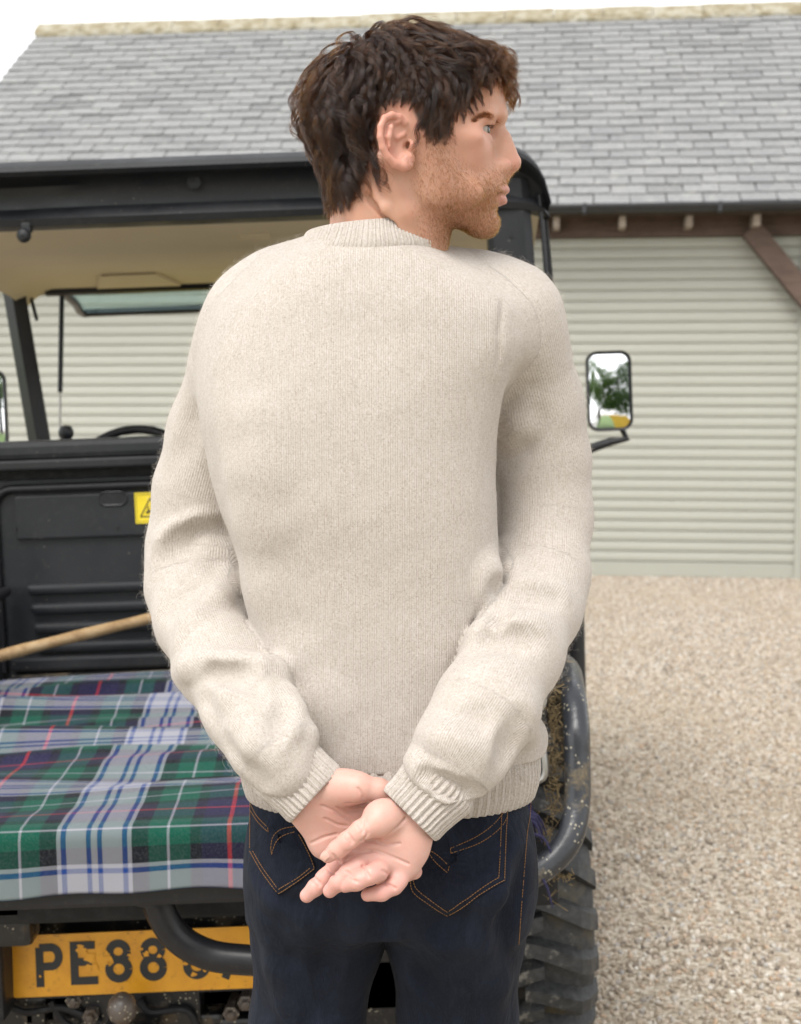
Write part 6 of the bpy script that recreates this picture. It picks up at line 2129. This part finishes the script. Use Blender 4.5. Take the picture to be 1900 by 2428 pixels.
    m = t.ramp(t.math('MULTIPLY', rr, 100), [(0, (.004, .004, .004)), (.22, (.035, .032, .026)), (.52, (.03, .027, .022)), (.60, (.38, .33, .30))], 'CONSTANT')
    me = t.bsdf(m, .18)
    for sd in (1, -1):
        c0 = hw((72, sd * 31, -4))
        eb = MB().lathe([(0.0001, .012), (.0030, .0117), (.0055, .0107), (.0080, .0089), (.0102, .0063), (.0117, .0025), (.0120, -.001), (.0105, -.006), (.006, -.0104), (.0001, -.012)], (0, 0, 0), (0, 0, 1), 28).obj('eye', me, None, True)
        eb.parent = o
        eb.location = c0
        d = Vector((HB[0] * .985 + HB[1] * .28 + np.array([0, 0, .0])))
        eb.rotation_euler = d.to_track_quat('Z', 'Y').to_euler()
    # thumb nail, seen almost edge-on
    c = HZ(556, 868, 1.393)
    ax = HZ(520, 905, 1.396) - HZ(600, 830, 1.392); ax /= np.linalg.norm(ax)
    nn = np.array([-.62, -.52, .58]); nn -= ax * (nn @ ax); nn /= np.linalg.norm(nn)
    bb = np.cross(ax, nn)
    V2, Q2 = [], []
    for i in range(9):
        for j in range(9):
            a_, b_ = (i - 4) / 4, (j - 4) / 4
            w_ = math.sqrt(max(0, 1 - a_ ** 4 * .8))
            V2.append(c + ax * a_ * .0062 + bb * b_ * .0058 * w_ + nn * (.0014 - .0036 * b_ * b_ - .0010 * a_ * a_))
    for i in range(8):
        for j in range(8): Q2.append((i * 9 + j, i * 9 + j + 1, (i + 1) * 9 + j + 1, (i + 1) * 9 + j))
    nl = own(np_mesh('thumb_nail', V2, Q2, m_nail())); nl.parent = o
    return o
body = build_body()

# ---------------------------------------------------------------- hair, brows, beard
def m_hair(name, melanin, red, rough=.32, rc=.25, tip=None):
    t = NT(name)
    h = t.n('BsdfHairPrincipled')
    h.parametrization = 'MELANIN'
    if tip is None:
        h.inputs['Melanin'].default_value = melanin
    else:
        t.l(t.rng(t.attr('lite').outputs['Fac'], 0, 1, melanin, tip), h.inputs['Melanin'])
    h.inputs['Melanin Redness'].default_value = red
    h.inputs['Roughness'].default_value = rough
    h.inputs['Radial Roughness'].default_value = .45
    h.inputs['Random Color'].default_value = rc
    h.inputs['Random Roughness'].default_value = .2
    t.l(h.outputs[0], t.out.inputs['Surface'])
    return t.m
def nrm(a): return a / (np.linalg.norm(a, axis=-1, keepdims=True) + 1e-9)
def build_hair():
    rs = np.random.RandomState(21)
    s, l, u = DV[:, 0], DV[:, 1], DV[:, 2]
    al = np.abs(l)
    ok = (u > hairline(s) + 1.5) & (u > -90) & ~((al > 76) & (s > -58) & (s < 14) & (u < 18))
    cand = DV[ok]
    # clump roots spread evenly by dart throwing on a shuffled list
    order = rs.permutation(len(cand))
    roots = []
    cell = {}
    R = 7.5
    for i in order:
        p = cand[i]
        key = tuple((p // R).astype(int))
        bad = False
        for dx in (-1, 0, 1):
            for dy in (-1, 0, 1):
                for dz in (-1, 0, 1):
                    for q in cell.get((key[0] + dx, key[1] + dy, key[2] + dz), ()):
                        if ((p - q) ** 2).sum() < R * R: bad = True
        if not bad:
            roots.append(p); cell.setdefault(key, []).append(p)
    G = np.array(roots)
    n = len(G)
    s, l, u = G[:, 0], G[:, 1], G[:, 2]; al = np.abs(l)
    above = u - hairline(s)
    side = np.clip((al - 38) / 20, 0, 1)
    frontness = np.clip((s - 20) / 45, 0, 1) * np.clip((u - 38) / 25, 0, 1)
    back = np.clip((-s - 40) / 30, 0, 1)
    crown = np.exp(-((G - np.array([-45, 0, 96])) ** 2).sum(1) / 38 ** 2)
    nape = np.clip((-u + 5) / 50, 0, 1) * back
    L = 76 + rs.uniform(-10, 10, n)
    shortside = np.clip(above / 55, 0, 1)
    L = np.where((side > .3) & (back < .6), 15 + (L - 15) * (.22 + .78 * shortside), L)
    L = np.where(back > .3, np.minimum(L, np.clip((u + 88) * .80 + 10, 11, 72)), L)
    burn = (s > 4) & (s < 43) & (u < 10) & (al > 40)
    L = np.where(burn, np.clip(5 + above * .55, 5, 20), L)
    edge = (s > 55)
    L = np.where(edge, np.minimum(L, 30 + rs.uniform(-4, 8, n)), L)
    L = np.where(edge & (al > 30), np.minimum(L, 18 + 14 * frontness), L)
    L = np.where((s > 22) & (al > 36), np.minimum(L, 13 + above * .5), L)
    L = np.where((s > -48) & (s < 16) & (al > 52) & ~burn, np.minimum(L, 8 + above * .42), L)
    layer = rs.uniform(0, 1, n) ** .7                      # inner and outer layers of locks
    def capf(p):
        """how far the hair stands off the head here"""
        s_, l_, u_ = p[..., 0], np.abs(p[..., 1]), p[..., 2]
        cr = np.exp(-((p - np.array([-45, 0, 110])) ** 2).sum(-1) / 42 ** 2)
        fr_ = np.clip((s_ - 20) / 45, 0, 1) * np.clip((u_ - 38) / 25, 0, 1)
        bk_ = np.clip((-s_ - 35) / 40, 0, 1)
        top = (16 + 8 * cr + 4 * fr_ + 19 * bk_ * np.exp(-((u_ - 22) / 48) ** 2)) * np.clip((u_ + 108) / 75, .35, 1)
        sd = np.clip((l_ - 42) / 20, 0, 1) * (1 - bk_)
        ab = u_ - hairline(s_)
        return top * (1 - sd) + np.clip(5 + ab * .22, 3, 18) * sd
    hfac = .32 + .68 * layer
    K = np.array([-52, -6, 88.0])
    N = 28
    pts = np.zeros((n, N, 3)); T_ = np.zeros((n, N, 3)); Nn = np.zeros((n, N, 3))
    p = G.copy()
    jit = rs.normal(0, .16, (n, 3))
    swirl = .30 * np.sin(G[:, 0] / 19 + 1.3) * np.cos(G[:, 2] / 23) + rs.normal(0, .14, n)
    for k in range(N):
        t = k / (N - 1)
        g = HEADV.grad(p)
        rad = nrm(p - K)
        gw = np.clip((74 - p[:, 2]) / 70, 0, 1)[:, None]
        fr = (np.clip((p[:, 0] - 0) / 60, 0, 1) * np.clip((p[:, 2] - 30) / 40, 0, 1))[:, None]
        bk = (np.clip((p[:, 0] + 75) / 40, 0, 1) * np.clip((50 - p[:, 0]) / 40, 0, 1) * np.clip((66 - p[:, 2]) / 40, 0, 1))[:, None]
        v = rad + np.array([0, 0, -1.0]) * (gw * 1.25 * (1 - .8 * fr) + t * t * .8 * (1 - .8 * fr)) + np.array([1.0, 0, 0]) * fr * .8 + np.array([-1.0, 0, -.1]) * bk * .85 + jit
        v = v - g * (v * g).sum(1, keepdims=True) * (1 - .15 * t)
        v = nrm(v)
        v = nrm(v + np.cross(g, v) * swirl[:, None])
        pts[:, k] = p; T_[:, k] = v; Nn[:, k] = g
        ht = np.where(burn, 1.8, np.maximum(capf(p) * hfac, 2.5)) * (1 - np.exp(-4.5 * (k + 1) / N)) * (1 - .35 * t ** 3)
        p = p + v * (L / (N - 1))[:, None]
        d = HEADV.sample(p)
        push = np.clip(ht - d, -2.0, 3.0)
        push = np.where(push > 0, push * .75, push * .5)
        p = p + HEADV.grad(p) * push[:, None]
    # waves shared by neighbouring locks, tighter rings over the forehead
    lam = 40 - 15 * frontness - 4 * crown
    turns = L / lam * rs.uniform(.85, 1.15, n)
    amp = (4.6 + 4.6 * frontness + 2.0 * back + 1.3 * rs.normal(0, 1, n)) * np.clip(L / (52 - 16 * frontness), .08, 1.1)
    amp = np.clip(amp, .2, 9)
    ph = 2 * math.pi * (G[:, 0] / 55 + G[:, 2] / 70 + .25 * np.sin(G[:, 1] / 14)) + rs.normal(0, .7, n)
    hand = np.where(np.sin(G[:, 0] / 13 + G[:, 1] / 17) > 0, 1.0, -1.0)
    nfac = .45 + .45 * frontness
    tt = np.linspace(0, 1, N)
    B = np.cross(T_, Nn)
    tone = rs.normal(0, .16, n)
    M = 46
    total = n * M
    C = np.zeros((total, N, 3)); rad = np.zeros((total, N)); lite = np.zeros((total, N)); lim = np.zeros((total, N))
    for m in range(M):
        a = rs.normal(0, 1, (n, 3)); a -= (a * Nn[:, 0]).sum(1, keepdims=True) * Nn[:, 0]
        a = nrm(a) * (rs.uniform(0, 1, (n, 1)) ** .5) * 5.0
        loose = (rs.uniform(0, 1, n) < .07)
        ampm = amp * (1 + rs.normal(0, .07, n) + loose * rs.uniform(-.4, .6, n))
        phm = ph + rs.normal(0, .10, n) + loose * rs.normal(0, .8, n)
        tm = turns * (1 + rs.normal(0, .03, n) + loose * rs.normal(0, .15, n))
        lm = np.clip(rs.normal(.94, .08, n), .6, 1.05)
        ang = phm[:, None] + hand[:, None] * 2 * math.pi * tm[:, None] * tt[None]
        A = ampm[:, None] * np.clip(tt * 1.7, 0, 1)[None] ** 1.1
        spread = (1 - .70 * np.clip(tt * 1.5, 0, 1) ** .8)[None, :, None]
        idx = np.clip(tt[None] * lm[:, None] * (N - 1), 0, N - 1.001)
        i0 = idx.astype(int); f = (idx - i0)[..., None]
        ar = np.arange(n)[:, None]
        base = pts[ar, i0] * (1 - f) + pts[ar, i0 + 1] * f
        c = base + a[:, None, :] * spread + (np.cos(ang) * A)[..., None] * B + (np.sin(ang) * A * nfac[:, None])[..., None] * Nn
        w = rs.normal(0, 1, (n, 1, 3)) * .5
        c = c + w * np.sin(tt * rs.uniform(4, 9) + 1)[None, :, None] * tt[None, :, None]
        c = c + loose[:, None, None] * rs.normal(0, 1, (n, 1, 3)) * 4.0 * (tt ** 2)[None, :, None]
        q = slice(m * n, (m + 1) * n)
        C[q] = c
        rad[q] = (.092 - .050 * tt)[None] * np.where(burn, .7, 1.0)[:, None]
        lite[q] = np.clip(.10 + tone[:, None] + .65 * frontness[:, None] * tt[None] + .25 * tt[None] ** 2 + rs.normal(0, .08, n)[:, None], 0, 1)
        lim[q] = np.where(burn[:, None], 3, capf(c) * 1.1 + 2) + loose[:, None] * 7
    # tidy outline: pull in what stands too far off the head
    fl = C.reshape(-1, 3); lm_ = lim.reshape(-1)
    d = HEADV.sample(fl); far = d > lm_
    if far.any():
        g = HEADV.grad(fl[far]); fl[far] = fl[far] - g * ((d[far] - lm_[far]) * .75)[:, None]
    C = fl.reshape(C.shape)
    # keep strands out of the skin
    fl = C.reshape(-1, 3)
    for _ in range(2):
        d = HEADV.sample(fl)
        bad = d < .4
        if bad.any():
            g = HEADV.grad(fl[bad]); fl[bad] = fl[bad] + g * (.6 - d[bad])[:, None]
    C = fl.reshape(C.shape)
    # no lock may lie over the ear
    o = hair_obj('hair', hw(C.reshape(-1, 3)).reshape(C.shape), rad * .001, m_hair('brown_hair', .90, .42, .22, .25, .55), person, {'lite': lite})
    o.matrix_parent_inverse = Matrix.Translation(-Vector(PB))
    return o
hair = build_hair()

def head_hit(px, py):
    ll = np.arange(97, -6, -.5)
    f = np.array([hp(px, py, q) for q in ll])
    d = HEADV.sample(f); k = np.where(d < 0)[0]
    return f[k[0]] if len(k) else f[-1]
def short_hair(name, roots, dirs, lens, r, mat, curve=.3, seed=1):
    rs = np.random.RandomState(seed)
    n = len(roots)
    C = np.zeros((n, 4, 3))
    bend = rs.normal(0, 1, (n, 3))
    for k, t in enumerate((0, .35, .7, 1)):
        C[:, k] = roots + dirs * (lens * t)[:, None] + bend * (curve * lens * t * t)[:, None]
    o = hair_obj(name, hw(C.reshape(-1, 3)).reshape(C.shape), np.tile(np.array([1, .9, .75, .4]) * r * .001, (n, 1)), mat, person)
    o.matrix_parent_inverse = Matrix.Translation(-Vector(PB))
    return o
def build_face_hair():
    rs = np.random.RandomState(5)
    z = np.zeros(len(DV) * 3, np.float32)
    zz = np.array([0.0] * len(body.data.vertices) * 3, np.float32)
    body.data.attributes['zone'].data.foreach_get('vector', zz)
    w = zz.reshape(-1, 3)[:len(DV), 0]
    k = np.where(w > .06)[0]
    pick = rs.choice(k, 23000, p=w[k] / w[k].sum())
    roots = DV[pick] + rs.normal(0, .5, (len(pick), 3))
    roots -= HEADV.grad(roots) * HEADV.sample(roots)[:, None]
    g = HEADV.grad(roots)
    down = np.tile([.12, 0, -1.0], (len(roots), 1)) + rs.normal(0, .25, (len(roots), 3))
    down -= g * (down * g).sum(1, keepdims=True)
    d = nrm(nrm(down) + g * rs.uniform(.25, .7, (len(roots), 1)))
    short_hair('beard', roots, d, rs.uniform(1.4, 3.8, len(roots)), .06, m_hair('ginger_beard', .48, .75, .35, .4), .18, 2)
    # eyebrow
    R_, D_, L_ = [], [], []
    B0 = [(1015, 352), (1075, 312), (1140, 292), (1200, 318), (1252, 350)]
    pth = smooth_path([(x, y, 0) for x, y in B0], 10)
    for i in range(1100):
        t = rs.uniform(0, 1)
        q = pth[int(t * (len(pth) - 1))]
        wd = np.interp(t, [0, .15, .5, .85, 1], [5, 14, 24, 30, 20])
        px, py = 880 + (q[0] + rs.normal(0, 4)) / 4.067, 200 + (q[1] + 10 + rs.uniform(-1, 1) * wd) / 4.067
        p = head_hit(px, py)
        g = HEADV.grad(p[None])[0]
        v = np.array([-.75, .45, .25 - .5 * t * 0]) + rs.normal(0, .2, 3)
        v -= g * (v @ g) * .85
        R_.append(p); D_.append(v / np.linalg.norm(v)); L_.append(rs.uniform(4, 8.5))
    R2 = np.array(R_ + [r * [1, -1, 1] for r in R_]); D2 = np.array(D_ + [r * [1, -1, 1] for r in D_]); L2 = np.array(L_ * 2)
    short_hair('eyebrow', R2, D2, L2, .085, m_hair('brown_brow', .55, .55, .35, .3), .12, 3)
    # lashes
    R_, D_, L_ = [], [], []
    for sd in (1, -1):
        for i in range(46):
            t = rs.uniform(0, 1)
            y = 24 + 20 * t
            p = np.array([np.interp(t, [0, .5, 1], [83.5, 84.2, 77.0]), sd * y, np.interp(t, [0, .5, 1], [-1.8, -.6, -2.2])])
            R_.append(p); D_.append(nrm(np.array([.9, sd * (.2 + .5 * t), .12 + rs.normal(0, .1)]))); L_.append(rs.uniform(4, 7))
    short_hair('eyelash', np.array(R_), np.array(D_), np.array(L_), .09, m_hair('dark_lash', .95, .3), .10, 4)
build_face_hair()
